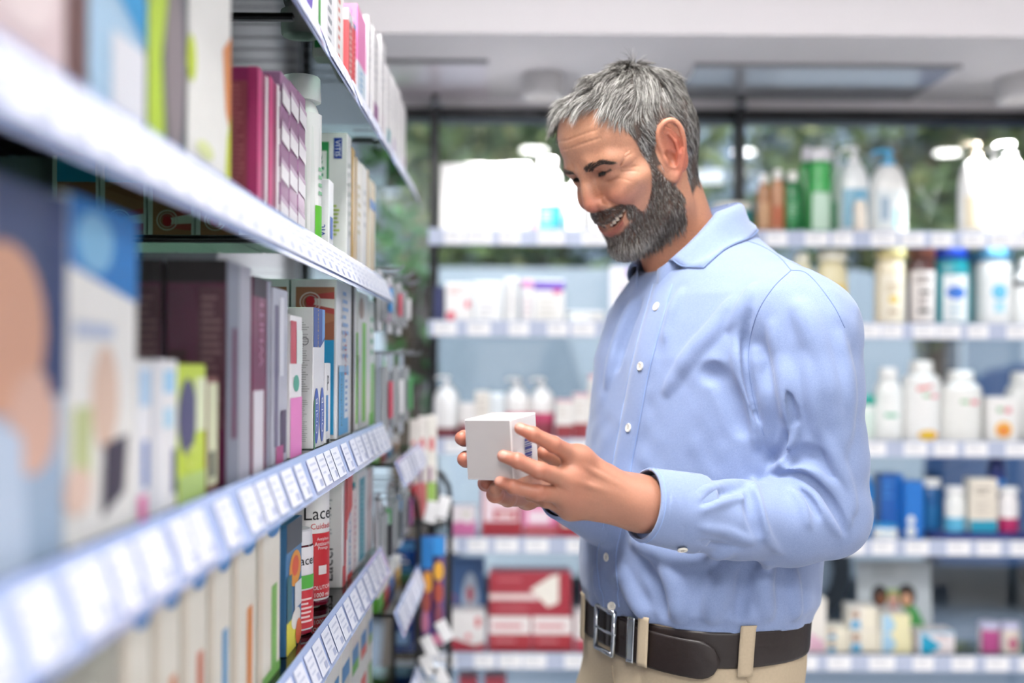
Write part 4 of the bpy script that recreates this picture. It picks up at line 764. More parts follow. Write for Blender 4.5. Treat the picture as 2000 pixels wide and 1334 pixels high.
PO = [('r','F',.3,.80,.7,.95,'B8C0C4'), ('l','F',.2,.78,.6,.95,4,'98A0A6'), ('e','F',.3,.58,.11,.13,'1E1C1E'), ('e','F',.32,.54,.06,.08,'7A4A30'), ('e','F',.66,.58,.13,.14,'201C1C'), ('e','F',.66,.54,.07,.08,'C89878'), ('r','F',.4,.5,.56,.66,'7C9C50'), ('e','F',.48,.52,.07,.1,'C09484'), ('p','F',[(.34,.22),(.62,.22),(.58,.40),(.48,.46),(.38,.4)],'9A5CA0'), ('p','F',[(.6,.25),(.75,.22),(.88,.12),(.9,.24),(.78,.46),(.62,.46)],'3C9048'), ('p','F',[(.25,.22),(.36,.22),(.36,.42),(.28,.44)],'6AA4D0')]
BX('poster_card', 'grey poster card with three cartoon children leaning behind the boxes', 1680, 1826, 1092, B5, 'B4BEC4', PO, depth=0.004, Y=3.20, cat='poster', tilt=math.radians(-6))
for a, b, lb in [(900,936,'red topped box low on the bottom shelf, left'), (950,992,'red topped box low on the bottom shelf, right')]:
    BX('medicine_box', lb, a, b, 1322, B6, '9A3848', [('r','F',0,0,1,.6,'E8E0E0')])
# ------------------------------------------------------------------ black wire spinner with pouches at the end of the aisle
rk = tag(empty('wire_rack', (0, 0, 0)), 'black wire display rack with curved top at the end of the shelving', 'rack')
Yr = 2.33
def at(px, py, y=Yr): return P(px, py, y)
pa, pb = at(818, 1000).x, at(877, 940).x
m = MB(); m.tube([(pa, Yr, 0.0), (pa, Yr, at(0, 1010).z), (pa-0.006, Yr, at(0, 975).z), (pa-0.022, Yr, at(0, 953).z), (pa-0.05, Yr, at(0, 945).z)], 0.0055, BLACK, 10); m.build('post', rk, smooth=True)
m = MB(); m.tube([(pb, Yr+0.05, 0.0), (pb, Yr+0.05, at(0, 985).z), (pb-0.004, Yr+0.05, at(0, 950).z), (pb-0.018, Yr+0.05, at(0, 925).z), (pb-0.04, Yr+0.05, at(0, 915).z)], 0.0055, BLACK, 10); m.build('post', rk, smooth=True)
for py in (1018, 1272, 1480):
    z = at(0, py).z
    m = MB(); m.tube([(pa-0.05, Yr-0.002, z), (pa, Yr-0.002, z), (pb, Yr+0.045, z)], 0.004, BLACK, 8); m.build('crossbar', rk)
m = MB(); m.tube([(pa-0.05, Yr, 0.0), (pa-0.05, Yr, at(0, 945).z), (pa-0.05, Yr, at(0, 945).z)], 0.0055, BLACK, 10); m.build('post', rk, smooth=True)
m = MB(); m.box((pa-0.09, Yr-0.06, 0.0), (pb+0.02, Yr+0.12, 0.02), BLACK, 0.004); m.build('base', rk)
for y in (Yr,):
    for (px, py) in ((842, 1000), (866, 990), (868, 1232), (838, 1262), (836, 1300), (862, 1320)):
        c = at(px, py, Yr-0.02); m = MB(); m.box((-0.012, -0.001, -0.022), (0.012, 0.001, 0.022), WHITEP, 0.0005)
        t = m.build('price_tag', rk, c); t.rotation_euler = (0, math.radians(-28 if py > 1100 else 14), 0)
def pouch(name, label, x0, x1, y0, y1, col, pr, Y, cat='pouch'):
    """hanging pouch, puffed in the middle and sealed at top and bottom"""
    a, b = P(x0, CY, Y).x, P(x1, CY, Y).x; z1, z0 = P(0, y0, Y).z, P(0, y1, Y).z; w, h = b-a, z1-z0
    e = tag(empty(name, ((a+b)/2, Y, z0)), label, cat, 'pouches hanging on the wire rack')
    m = MB(); n = 10; k = 8; vs = []; fs = []; d = 0.016
    for s in (-1, 1):
        for j in range(n+1):
            for i in range(k+1):
                u, v = i/k, j/n; t = (math.sin(math.pi*u)**0.5) * (math.sin(math.pi*min(1, max(0, (v-.04)/.9)))**0.5 if 0.04 < v < 0.94 else 0)
                vs.append(((u-.5)*w, s*(0.0008 + d*t), v*h))
    L0 = (n+1)*(k+1)
    for s in (0, 1):
        for j in range(n):
            for i in range(k):
                q = [s*L0 + j*(k+1) + i, s*L0 + j*(k+1) + i+1, s*L0 + (j+1)*(k+1) + i+1, s*L0 + (j+1)*(k+1) + i]; fs.append(tuple(q if s == 0 else q[::-1]))
    m.add(vs, fs, mat(col, 0.25, coat=0.4)); m.build('pouch_body', e, smooth=True)
    m = MB(); prints(m, pr, lambda f: (Vector((-w/2, -d-0.0015, 0)), Vector((1,0,0)), Vector((0,0,1)), Vector((0,-1,0)), w, h), 0.3); m.build('pouch_print', e)
pouch('wipes_pouch', 'blue pouch with white lettering left of the black post', 770, 814, 1048, 1180, '1450A0', [('r','F',.1,.55,.9,.62,'B8CCE4'), ('l','F',.1,.64,.8,.8,2,'E4ECF6'), ('r','F',.0,.38,.8,.5,'E0DCD0'), ('r','F',0,.85,1,.98,'58A0E0')], Yr+0.03)
pouch('wipes_pouch', 'dark blue pouch hanging lower left on the rack', 768, 813, 1182, 1268, '123C84', [('r','F',.1,.2,.8,.5,'8CB0DC')], Yr+0.035)
pouch('sweets_pouch', 'colourful pouch with orange and purple print between the black posts', 826, 848, 1040, 1262, '5C4C90', [('r','F',0,.72,1,1,'2C80CC'), ('e','F',.6,.6,.4,.1,'E8A23C'), ('e','F',.5,.42,.4,.1,'A85048'), ('e','F',.4,.25,.35,.1,'C87A9C')], Yr+0.02)
pouch('sweets_pouch', 'pouch with yellow and rust print right between the black posts', 849, 872, 1040, 1250, '6A5088', [('r','F',0,.82,1,1,'3090DC'), ('e','F',.5,.68,.42,.09,'EAB040'), ('e','F',.5,.48,.4,.1,'B05040'), ('e','F',.5,.28,.35,.1,'8C4A5C'), ('r','F',0,.0,1,.1,'D88AA8')], Yr+0.02)
pouch('wipes_pouch', 'pale blue pouch at the bottom of the rack', 826, 872, 1290, 1420, '8CB4DC', [('r','F',.1,.5,.9,.8,'E8F0F8'), ('r','F',0,0,1,.2,'2A62B0')], Yr+0.02)
pouch('wipes_pouch', 'grey and white pouch at the lower left of the rack', 768, 813, 1285, 1420, 'C4CCD6', [('r','F',.1,.4,.9,.8,'F0F2F6')], Yr+0.03)
for i, (x0, x1, t, c1, c2, lb) in enumerate([(800,816,815,'EDE6E2','C8404C','white sleeve with red foot, leftmost over the rack'), (817,834,808,'F0EAE6','D87A7C','white sleeve with rose flower over the rack'), (835,853,806,'EFEBE4','9CC060','white sleeve with green foot, rightmost over the rack')]):
    a, b = P(x0, CY, Yr+0.02).x, P(x1, CY, Yr+0.02).x; z0 = at(0, 1010).z
    carton('toothbrush_sleeve', lb, ((a+b)/2, Yr+0.03, z0), b-a, 0.014, P(0, t, Yr+0.02).z - z0, c1, [('r','F',0,0,1,.35,c2), ('e','F',.5,.72,.3,.07,'DC7078'), ('r','F',.2,.35,.5,.5,'8A4A80')], group='sleeves standing on the top bar of the rack')
# ------------------------------------------------------------------ implicit modelling kit (used for the man)
class Field:
    """signed distance samples on a grid, in millimetres"""
    def __init__(s, lo, hi, h):
        s.lo = np.array(lo, float); s.h = float(h)
        s.n = np.ceil((np.array(hi, float) - s.lo) / h).astype(int) + 1
        s.ax = [(s.lo[i] + h * np.arange(s.n[i])).astype(np.float32) for i in range(3)]
        s.d = np.full(tuple(s.n), 60.0, np.float32)
    def sl(s, lo, hi, m):
        a = np.clip(np.floor((np.array(lo) - m - s.lo) / s.h).astype(int), 0, s.n)
        b = np.clip(np.ceil((np.array(hi) + m - s.lo) / s.h).astype(int) + 1, 0, s.n)
        return tuple(slice(int(a[i]), int(b[i])) for i in range(3))
    def xyz(s, sl):
        return (s.ax[0][sl[0]][:, None, None], s.ax[1][sl[1]][None, :, None], s.ax[2][sl[2]][None, None, :])
    def u(s, prim, k=0.0):
        f, lo, hi = prim; sl = s.sl(lo, hi, max(k, 0) + 6 + 2*s.h)
        if any(q.start >= q.stop for q in sl): return
        p = f(*s.xyz(sl)); a = s.d[sl]; s.d[sl] = smin(a, p, k)
    def cut(s, prim, k=0.0):
        f, lo, hi = prim; sl = s.sl(lo, hi, max(k, 0) + 2*s.h)
        if any(q.start >= q.stop for q in sl): return
        p = f(*s.xyz(sl)); a = s.d[sl]; s.d[sl] = -smin(-a, p, k)
    def at(s, p):
        """trilinear sample at points (n,3)"""
        q = (np.asarray(p, float) - s.lo) / s.h
        i = np.clip(np.floor(q).astype(int), 0, s.n - 2); f = np.clip(q - i, 0, 1); r = 0
        for a in (0, 1):
            for b in (0, 1):
                for c in (0, 1):
                    w = (f[:, 0] if a else 1-f[:, 0]) * (f[:, 1] if b else 1-f[:, 1]) * (f[:, 2] if c else 1-f[:, 2])
                    r = r + w * s.d[i[:, 0]+a, i[:, 1]+b, i[:, 2]+c]
        return r
    def grad(s, p, e=2.0):
        p = np.asarray(p, float); g = np.stack([s.at(p + np.eye(3)[i]*e) - s.at(p - np.eye(3)[i]*e) for i in range(3)], 1)
        return g / np.maximum(np.linalg.norm(g, axis=1, keepdims=True), 1e-9)
def smin(a, b, k):
    if k <= 0: return np.minimum(a, b)
    h = np.maximum(k - np.abs(a - b), 0) / k
    return np.minimum(a, b) - h*h*k*0.25
def ell(c, r, R=None):
    c = np.array(c, float); r = np.array(r, float); m = max(r) if R is not None else r
    def f(x, y, z):
        x, y, z = x - c[0], y - c[1], z - c[2]
        if R is not None:
            x, y, z = (R[0][0]*x + R[1][0]*y + R[2][0]*z, R[0][1]*x + R[1][1]*y + R[2][1]*z, R[0][2]*x + R[1][2]*y + R[2][2]*z)
        k0 = np.sqrt((x/r[0])**2 + (y/r[1])**2 + (z/r[2])**2); k1 = np.sqrt((x/r[0]**2)**2 + (y/r[1]**2)**2 + (z/r[2]**2)**2)
        return k0 * (k0 - 1) / np.maximum(k1, 1e-6)
    return f, c - m, c + m
def rc(a, b, ra, rb):
    a = np.array(a, float); b = np.array(b, float); v = b - a; L = float(v @ v) + 1e-9
    def f(x, y, z):
        x, y, z = x - a[0], y - a[1], z - a[2]
        t = np.clip((x*v[0] + y*v[1] + z*v[2]) / L, 0, 1)
        return np.sqrt((x - t*v[0])**2 + (y - t*v[1])**2 + (z - t*v[2])**2) - (ra + (rb - ra)*t)
    r = max(ra, rb)
    return f, np.minimum(a, b) - r, np.maximum(a, b) + r
def chain(F, pts, rs, k, cut=False, kk=0):
    for i in range(len(pts) - 1):
        (F.cut if cut else F.u)(rc(pts[i], pts[i+1], rs[i], rs[i+1]), k)
def smooth_path(pts, n=6):
    """Catmull-Rom through points"""
    P_ = [np.array(p, float) for p in pts]; P_ = [2*P_[0]-P_[1]] + P_ + [2*P_[-1]-P_[-2]]; out = []
    for i in range(1, len(P_) - 2):
        for j in range(n):
            t = j / n; a, b, c, d = P_[i-1], P_[i], P_[i+1], P_[i+2]
            out.append(0.5*((2*b) + (-a+c)*t + (2*a-5*b+4*c-d)*t*t + (-a+3*b-3*c+d)*t**3))
    out.append(P_[-2]); return out
def nets(d, lo, h):
    """surface nets: vertices and quads of the zero level"""
    s = d < 0; n = np.array(d.shape)
    cnt = np.zeros(tuple(n - 1), np.int8)
    for a in (0, 1):
        for b in (0, 1):
            for c in (0, 1): cnt += s[a:n[0]-1+a, b:n[1]-1+b, c:n[2]-1+c]
    mix = (cnt > 0) & (cnt < 8); ci = np.argwhere(mix)
    idx = np.full(tuple(n - 1), -1, np.int64); idx[mix] = np.arange(len(ci))
    acc = np.zeros((len(ci), 3)); num = np.zeros(len(ci))
    cor = [(a, b, c) for a in (0, 1) for b in (0, 1) for c in (0, 1)]
    dv = {c: d[ci[:, 0]+c[0], ci[:, 1]+c[1], ci[:, 2]+c[2]].astype(float) for c in cor}
    for p in cor:
        for ax in range(3):
            if p[ax]: continue
            q = list(p); q[ax] = 1; q = tuple(q)
            da, db = dv[p], dv[q]; x = (da < 0) != (db < 0); t = da / np.where(np.abs(da-db) < 1e-12, 1, da-db)
            pos = np.tile(np.array(p, float), (len(ci), 1)); pos[:, ax] = t
            acc[x] += pos[x]; num[x] += 1
    v = np.array(lo) + h * (ci + acc / num[:, None]); Q = []
    for ax in range(3):
        u, w = (ax + 1) % 3, (ax + 2) % 3
        A = [slice(1, n[i]-1) for i in range(3)]; A[ax] = slice(0, n[ax]-1); B = list(A); B[ax] = slice(1, n[ax])
        sa, sb = s[tuple(A)], s[tuple(B)]
        off = np.array([1, 1, 1]); off[ax] = 0
        g = np.argwhere(sa != sb) + off; fl = sa[sa != sb]
        eu = np.zeros(3, int); eu[u] = 1; ew = np.zeros(3, int); ew[w] = 1
        q = np.stack([idx[tuple((g - e).T)] for e in (eu*0, eu, eu+ew, ew)], 1)
        q[~fl] = q[~fl][:, ::-1]; Q.append(q)
    Q = np.concatenate(Q); return v, Q
def mesh_obj(name, v, q, mats, parent=None, col=None, smooth=True, tri=False):
    me = bpy.data.meshes.new(name); k = q.shape[1]
    me.vertices.add(len(v)); me.vertices.foreach_set('co', np.asarray(v, np.float32).ravel())
    me.loops.add(q.size); me.loops.foreach_set('vertex_index', q.astype(np.int32).ravel())
    me.polygons.add(len(q)); me.polygons.foreach_set('loop_start', np.arange(0, q.size, k, dtype=np.int32))
    me.polygons.foreach_set('use_smooth', np.full(len(q), smooth))
    me.update(calc_edges=True); me.validate()
    for m in mats: me.materials.append(m)
    if col is not None:
        at_ = me.color_attributes.new('tone', 'FLOAT_COLOR', 'POINT')
        at_.data.foreach_set('color', np.concatenate([col, np.ones((len(col), 1))], 1).astype(np.float32).ravel())
    o = bpy.data.objects.new(name, me); COL.objects.link(o)
    if parent is not None: o.parent = parent
    return o
def vcol_mat(name, rough=0.5, sss=0.0, bump_scale=0.0, bump=0.0, spec=0.5, sss_r=(1, .35, .2), sss_scale=0.006):
    m, nt, b = new_mat(name)
    a = nt.nodes.new('ShaderNodeVertexColor'); a.layer_name = 'tone'
    nt.links.new(a.outputs[0], b.inputs['Base Color']); b.inputs['Roughness'].default_value = rough
    b.inputs['Specular IOR Level'].default_value = spec
    if sss:
        b.inputs['Subsurface Weight'].default_value = sss; b.inputs['Subsurface Radius'].default_value = sss_r; b.inputs['Subsurface Scale'].default_value = sss_scale
    if bump:
        tc = nt.nodes.new('ShaderNodeTexCoord'); nz = nt.nodes.new('ShaderNodeTexNoise'); nz.inputs['Scale'].default_value = bump_scale; nz.inputs['Detail'].default_value = 4
        bp = nt.nodes.new('ShaderNodeBump'); bp.inputs['Strength'].default_value = bump; bp.inputs['Distance'].default_value = 0.001
        nt.links.new(tc.outputs['Object'], nz.inputs[0]); nt.links.new(nz.outputs[0], bp.inputs['Height']); nt.links.new(bp.outputs[0], b.inputs['Normal'])
    return m
def Pm(px, py, Y): return np.array(P(px, py, Y)) * 1000.0       # millimetres
def sstep(a, b, x): t = np.clip((x - a) / (b - a), 0, 1); return t*t*(3 - 2*t)
def lerp3(a, b, t): return a + (b - a) * t[:, None]
RNG = np.random.default_rng(7)

# ------------------------------------------------------------------ the man: head
YAW, PITCH = math.radians(31), math.radians(29)
def head_basis(yaw, pitch, roll=0.0):
    f0 = np.array([-math.cos(yaw), -math.sin(yaw), 0]); l = np.array([math.sin(yaw), -math.cos(yaw), 0]); up = np.array([0, 0, 1.0])
    f = f0*math.cos(pitch) - up*math.sin(pitch); u = f0*math.sin(pitch) + up*math.cos(pitch)
    l2 = l*math.cos(roll) + u*math.sin(roll); u2 = u*math.cos(roll) - l*math.sin(roll)
    return np.stack([f, l2, u2], 1)          # columns: forward, left, up
RH = head_basis(YAW, PITCH, math.radians(0)); HS = 0.95; HX = np.array([0.93, 1, 1]); TH = np.array(P(1317, 292, 1.395)) - RH @ (np.array([0, 76, 8])*HX*HS/1000)
def h2w(p): return (np.asarray(p, float) * HX * HS / 1000.0) @ RH.T + TH

def head_field(h=1.4):
    F = Field((-112, -8*h, -190), (132, 96, 152), h); u = F.u
    u(ell((-4, 0, 50), (98, 75, 80)))                              # cranium
    u(ell((46, 0, 58), (54, 60, 54)), 30)                          # forehead
    u(ell((-38, 0, 28), (60, 66, 62)), 25)                         # occiput
    u(ell((46, 0, -14), (49, 57, 70)), 24)                         # face mass
    u(rc((8, 54, -8), (16, 48, -58), 20, 16), 22)                  # ramus
    u(rc((16, 46, -60), (76, 15, -84), 16, 15), 18)                # jaw body
    u(ell((82, 0, -84), (17, 20, 15)), 14)                         # chin
    u(ell((60, 44, -4), (26, 22, 17)), 16)                         # cheekbone
    u(ell((78, 35, -14), (19, 18, 15)), 13)                        # raised cheek
    chain(F, [(94, 0, 32), (92, 20, 32), (81, 42, 31.5), (66, 55, 25)], [8, 8.5, 8, 6], 15)   # brow ridge
    F.cut(ell((102, 31, 20.5), (14, 17, 7)), 10)                    # eye socket
    F.cut(ell((99, 17, 20), (7, 8, 8)), 8)
    u(ell((79.5, 31, 21.5), (12.5, 14.5, 10)), 6)                      # lids over the eyeball
    u(ell((82, 33, 13), (9, 15, 5.5)), 6)                             # lower lid pouch
    for a, b in (((88.5, 21, 18), (91.0, 30, 19)), ((91.0, 30, 19), (83, 44, 20.5))): F.cut(rc(a, b, 2.5, 2.1), 1.5)
    F.cut(rc((90, 21, 24), (88, 34, 25.5), 0.9, 0.9), 2); F.cut(rc((88, 34, 25.5), (77, 48, 22), 0.9, .9), 2)
    u(rc((95, 0, 34), (105, 0, -1), 7, 8.5), 10)                   # nose bridge
    u(rc((102, 0, 3), (107, 0, -13), 9, 10), 8)
    u(ell((107, 0, -15), (10, 11.5, 9.5)), 7)                        # tip
    u(ell((99, 14, -18), (10, 7.5, 8)), 5)                      # wing
    F.cut(ell((106, 7, -26), (6, 4, 4)), 3)                        # nostril
    F.cut(rc((99, 20.5, -11), (92, 20, -23), 1.2, 1.2), 3)
    u(ell((82, 0, -46), (21, 32, 27)), 16)                         # muzzle
    F.cut(rc((100, 21, -15), (88, 39, -34), 2.2, 2.4), 6)          # smile fold
    F.cut(rc((88, 39, -34), (80, 42, -54), 2.4, 1.5), 6)
    up_ = [(102, 0, -41.5), (99, 10, -41), (93, 20, -37), (83, 31, -30)]
    lo_ = [(98, 0, -61), (95, 12, -59), (89.5, 23, -52.5), (82, 34, -39.5)]
    chain(F, up_, [4.5, 4.5, 4, 2.5], 4)
    chain(F, [(105, 0, -52), (100, 13, -50.5), (92, 24, -44), (84, 34, -36)], [6.2, 6.0, 4.8, 2.2], 2, True)   # open smile
    chain(F, lo_, [3.9, 3.9, 3.4, 2.2], 3)
    u(ell((79, 0, -54), (8, 22, 12)), 0)                           # back of the mouth
    u(rc((-24, 0, 0), (-6, 0, -185), 52, 56), 26)               # neck
    u(rc((14, 0, -80), (22, 0, -185), 34, 42), 22)                  # throat
    u(rc((-8, 48, -30), (30, 20, -180), 13, 14), 16)               # sternomastoid
    # ear
    eo = np.array([5, 72, 6]); ef = np.array([0.93, -0.42, 0.0]); ef /= np.linalg.norm(ef); ez = np.array([-0.16, 0.10, 0.98]); ez /= np.linalg.norm(ez); en = np.cross(ez, ef); en = en if en[1] > 0 else -en
    E = lambda a, b, c=0: eo + ef*a*0.94 + ez*b*1.20 + en*c*0.9
    hel = smooth_path([E(11, 3, 3), E(15, 14, 4), E(13, 26, 6), E(4, 33, 8), E(-8, 33, 10), E(-17, 25, 11), E(-20, 12, 11), E(-18, -2, 10), E(-12, -14, 8), E(-5, -23, 6), E(3, -29, 4), E(9, -27, 2), E(10, -18, 0)], 3)
    u(ell(E(-3, 2, 4), (6.5, 18, 31), np.stack([en, ef, ez], 1)), 3); F.cut(ell(E(-2, 6, 13), (8.5, 14, 25), np.stack([en, ef, ez], 1)), 4)
    chain(F, hel, [3.3]*len(hel), 2.0)
    u(ell(E(2, -25, 4), (4, 8, 8), np.stack([en, ef, ez], 1)), 4)   # lobe
    F.cut(ell(E(2, -5, 8), (9, 8, 11), np.stack([en, ef, ez], 1)), 3)      # concha
    F.cut(ell(E(-4, 24, 11), (4, 7, 6), np.stack([en, ef, ez], 1)), 4)
    chain(F, [E(-2, 20, 6), E(-9, 10, 8), E(-10, -4, 8), E(-6, -14, 7)], [2.4, 2.8, 2.8, 2.4], 2.5)   # antihelix
    u(ell(E(11, -5, 4), (4, 4, 6.5), np.stack([en, ef, ez], 1)), 3)        # tragus
    F.cut(rc(E(-13, 22, 10), E(-16, 2, 11), 1.5, 1.5), 2)
    # fine creases: crow's feet, forehead, under the eye
    def crease(pts, r, k):
        p = np.array(smooth_path(pts, 4))
        for _ in range(4): p = p - F.grad(p, 1.5)*F.at(p)[:, None]
        n = len(p); chain(F, list(p), list(r*np.sin(np.pi*np.clip(np.linspace(0.12, 0.97, n), 0, 1))), k, True)
    for pts in ([(74, 49, 24), (66, 55, 29), (58, 60, 36)], [(75, 48, 21.5), (66, 56, 26), (55, 62, 31)], [(75, 48, 19), (65, 57, 20), (54, 62, 20)], [(75, 48, 17), (66, 57, 13), (56, 62, 9)], [(77, 46, 14), (70, 54, 7), (60, 60, 0)], [(88, 24, 9), (84, 36, 7), (77, 46, 9)], [(86, 28, 4), (80, 42, 2), (70, 52, -4)]): crease(pts, 0.62, 1.6)
    for z in (62, 72): crease([(97, -8, z), (92, 20, z + 1), (80, 42, z)], 0.3, 2.5)
    crease([(99, 5, 32), (99, 6, 40), (98, 7, 46)], 0.9, 2)
    return F
HF = head_field()
_j = int(round(-HF.lo[1] / HF.h))
HF.d = np.concatenate([HF.d[:, :_j:-1, :], HF.d[:, _j:, :]], 1); HF.lo[1] = -HF.h * (HF.n[1] - 1 - _j); HF.n = np.array(HF.d.shape)
HF.ax[1] = (HF.lo[1] + HF.h * np.arange(HF.n[1])).astype(np.float32)
hv, hq = nets(HF.d, HF.lo, HF.h)
def hair_mask(p):
    """1 inside the hairline (head frame, mm)"""
    x, y, z = p[:, 0], np.abs(p[:, 1]), p[:, 2]
    front = 92 - 0.0*x + 6*np.cos(y/14) - 0.0035*(y-26)**2*(y > 26)*0                # height of the hairline on the forehead
    rec = np.exp(-((y - 40)/15)**2) * 16                                              # receding temple
    top = sstep(-3, 3, z - (front + rec) + np.clip((62 - x), -40, 60)*0.55)
    temple_x = 56 - 0.30*np.clip(60 - z, -40, 70)                                       # front edge of the side hair
    side = sstep(-2, 3, temple_x - x) * sstep(-2, 2, z - (-2 + 0*x)) * (y > 30)
    hair = np.maximum(top, side)
    # behind the ear: down to the nape
    nape = sstep(-3, 3, -16 - x) * sstep(-4, 4, z + 46 + 0.35*(x + 60))
    hair = np.where((x < -12) & (z < 40), np.maximum(nape, side*(z > 34)), hair)
    around = ((x - 0)/25)**2 + ((z - 7)/43)**2 < 1
    return np.where(around & (y > 52), 0, hair) * (z > -62)
def beard_mask(p):
    x, y, z = p[:, 0], np.abs(p[:, 1]), p[:, 2]
    edge = np.interp(y, [0, 22, 33, 42, 52, 60, 70], [-65, -61, -53, -50, -42, -34, -30])    # upper edge on the cheek
    low = sstep(-2, 4, edge - z) * sstep(-116, -104, z - 0.34*(70 - x))
    side = sstep(-2, 3, x - np.interp(z, [-50, -20, 10], [8, 25, 32])) * sstep(-2, 3, y - 44) * sstep(3, -2, x - np.interp(z, [-50, -25, 10], [62, 46, 40])) * (z < 14) * (z > -60)
    m = np.maximum(low * sstep(12, 20, x - 0.10*(z+40)), side)
    mus = sstep(-24.5, -28, z) * sstep(-47, -44, z - 0.30*np.clip(y-8, 0, 60)) * (y < 38) * (x > 76)
    corner = sstep(33, 36, y) * sstep(-27, -34, z) * sstep(-66, -60, z) * (x > 66) * (y < 44)
    lips = (np.abs(z + 53.6 - 0.0155*y*y) < 10.0) & (y < 34) & (x > 76)
    m = np.where(lips, 0, m)
    return np.maximum(np.maximum(m, mus), corner*(~lips))
def skin_tone(p, n):
    base = np.tile(np.array(srgb(183, 131, 104)), (len(p), 1)); x, y, z = p[:, 0], np.abs(p[:, 1]), p[:, 2]
    red = np.array(srgb(180, 96, 76)); warm = np.array(srgb(196, 143, 112))
    g = lambda c, r: np.exp(-(((x-c[0])/r[0])**2 + ((y-c[1])/r[1])**2 + ((z-c[2])/r[2])**2))
    base = lerp3(base, warm, 0.8*g((85, 0, 80), (40, 60, 26)))
    base = lerp3(base, red, np.clip(0.75*g((110, 0, -15), (14, 18, 14)) + 0.5*g((84, 36, -14), (20, 18, 16)) + 0.9*g((0, 82, 4), (24, 14, 44))*(y > 68), 0, 0.9))
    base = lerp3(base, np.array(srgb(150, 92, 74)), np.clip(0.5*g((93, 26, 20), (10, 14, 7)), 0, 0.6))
    lip = np.exp(-((z + 61 - 0.015*y*y)/5.5)**2) * (y < 29) * (x > 80)
    base = lerp3(base, np.array(srgb(146, 78, 68)), np.clip(lip, 0, 0.8))
    mouth = (np.abs(z + 52 - 0.014*y*y) < 6) & (y < 31) & (x > 70) & (x < 97 - 0.016*y*y)
    slit = np.minimum(np.abs(z - 19.0 - 0.003*(y-31)**2 - 0.06*(y-31)), 9) ; sl_ = np.exp(-(slit/1.7)**2) * (y > 19) * (y < 46) * (x > 78)
    base = lerp3(base, np.array(srgb(38, 24, 20)), np.clip(sl_, 0, 0.95))
    base[mouth] = np.array(srgb(70, 26, 24))
    hm = hair_mask(p); bm = beard_mask(p)
    base = lerp3(base, np.array(srgb(62, 55, 50)), np.clip(hm*0.95, 0, 1)); base = lerp3(base, np.array(srgb(74, 54, 44)), np.clip(bm*0.9, 0, 1))
    base = lerp3(base, np.array(srgb(196, 132, 98)), 0.5*sstep(-70, -110, z)*(hm < .1)*(bm < .1))
    return base * (1 + 0.05*RNG.standard_normal((len(p), 1)))
hc = skin_tone(hv, None)

def strands(name, roots, dirs, lens, width, cols, mat_, parent, gravity=0.0, curl=0.15, seg=3, flow=None, xf=h2w):
    """tapering hair blades: two crossed thin strips would cost double, one strip facing along the normal is enough"""
    n = len(roots); P0 = roots.copy(); pts = [P0]; d = dirs.copy(); jit = RNG.standard_normal((n, 3)) * curl
    for s in range(seg):
        P0 = P0 + d * (lens / seg)[:, None]; pts.append(P0); d = d + jit / seg + np.array([0, 0, -gravity / seg])
        if flow is not None: d = d + flow / seg
        d /= np.linalg.norm(d, axis=1, keepdims=True)
    side = np.cross(dirs, RNG.standard_normal((n, 3))); side /= np.maximum(np.linalg.norm(side, axis=1, keepdims=True), 1e-6)
    V = []; 
    for s, p in enumerate(pts):
        w = width * (1 - 0.85 * s / seg) * 0.5; V += [p - side*w, p + side*w]
    V = np.stack(V, 1); m = V.shape[1]; v = xf(V.reshape(-1, 3)); base = np.arange(n)[:, None] * m
    Q = np.concatenate([base + np.array([2*s, 2*s+1, 2*s+3, 2*s+2]) for s in range(seg)], 0)
    tip = np.repeat(cols, m, 0)
    return mesh_obj(name, v, Q, [mat_], parent, tip)
SKIN = vcol_mat('skin', 0.42, 0.12, 900, 0.12, 0.45)
HAIR = vcol_mat('hair_strands', 0.42, 0, spec=0.4)
def surf_samples(v, q, weight, n):
    """random points on the mesh, faces weighted by area times weight (per vertex)"""
    a, b, c, d = (v[q[:, i]] for i in range(4))
    ar = 0.5*np.linalg.norm(np.cross(c - a, d - b), axis=1) * weight[q].mean(1); cs = np.cumsum(ar); f = np.searchsorted(cs, RNG.random(n)*cs[-1])
    s, t = RNG.random((n, 1)), RNG.random((n, 1))
    return (a[f]*(1-s) + b[f]*s)*(1-t) + (d[f]*(1-s) + c[f]*s)*t
def clump(root, dirs, lens, ncl, amount):
    k = RNG.choice(len(root), ncl, replace=False); ci = np.empty(len(root), int)
    for i in range(0, len(root), 2000):
        ci[i:i+2000] = k[np.argmin(((root[i:i+2000, None] - root[None, k])**2).sum(2), 1)]
    end = root + dirs*lens[:, None]; tgt = root[ci] + dirs[ci]*lens[:, None]
    d = end*(1-amount) + tgt*amount - root
    return d / np.maximum(np.linalg.norm(d, axis=1, keepdims=True), 1e-6), ci
def tone(n, dark, light, share, jitter=0.12):
    t = (RNG.random(n) < share).astype(float)*0.75 + RNG.random(n)*0.25
    c = np.array(srgb(*dark))[None]*(1-t[:, None]) + np.array(srgb(*light))[None]*t[:, None]
    return np.clip(c*(1 + jitter*RNG.standard_normal((n, 1))), 0.002, 1)
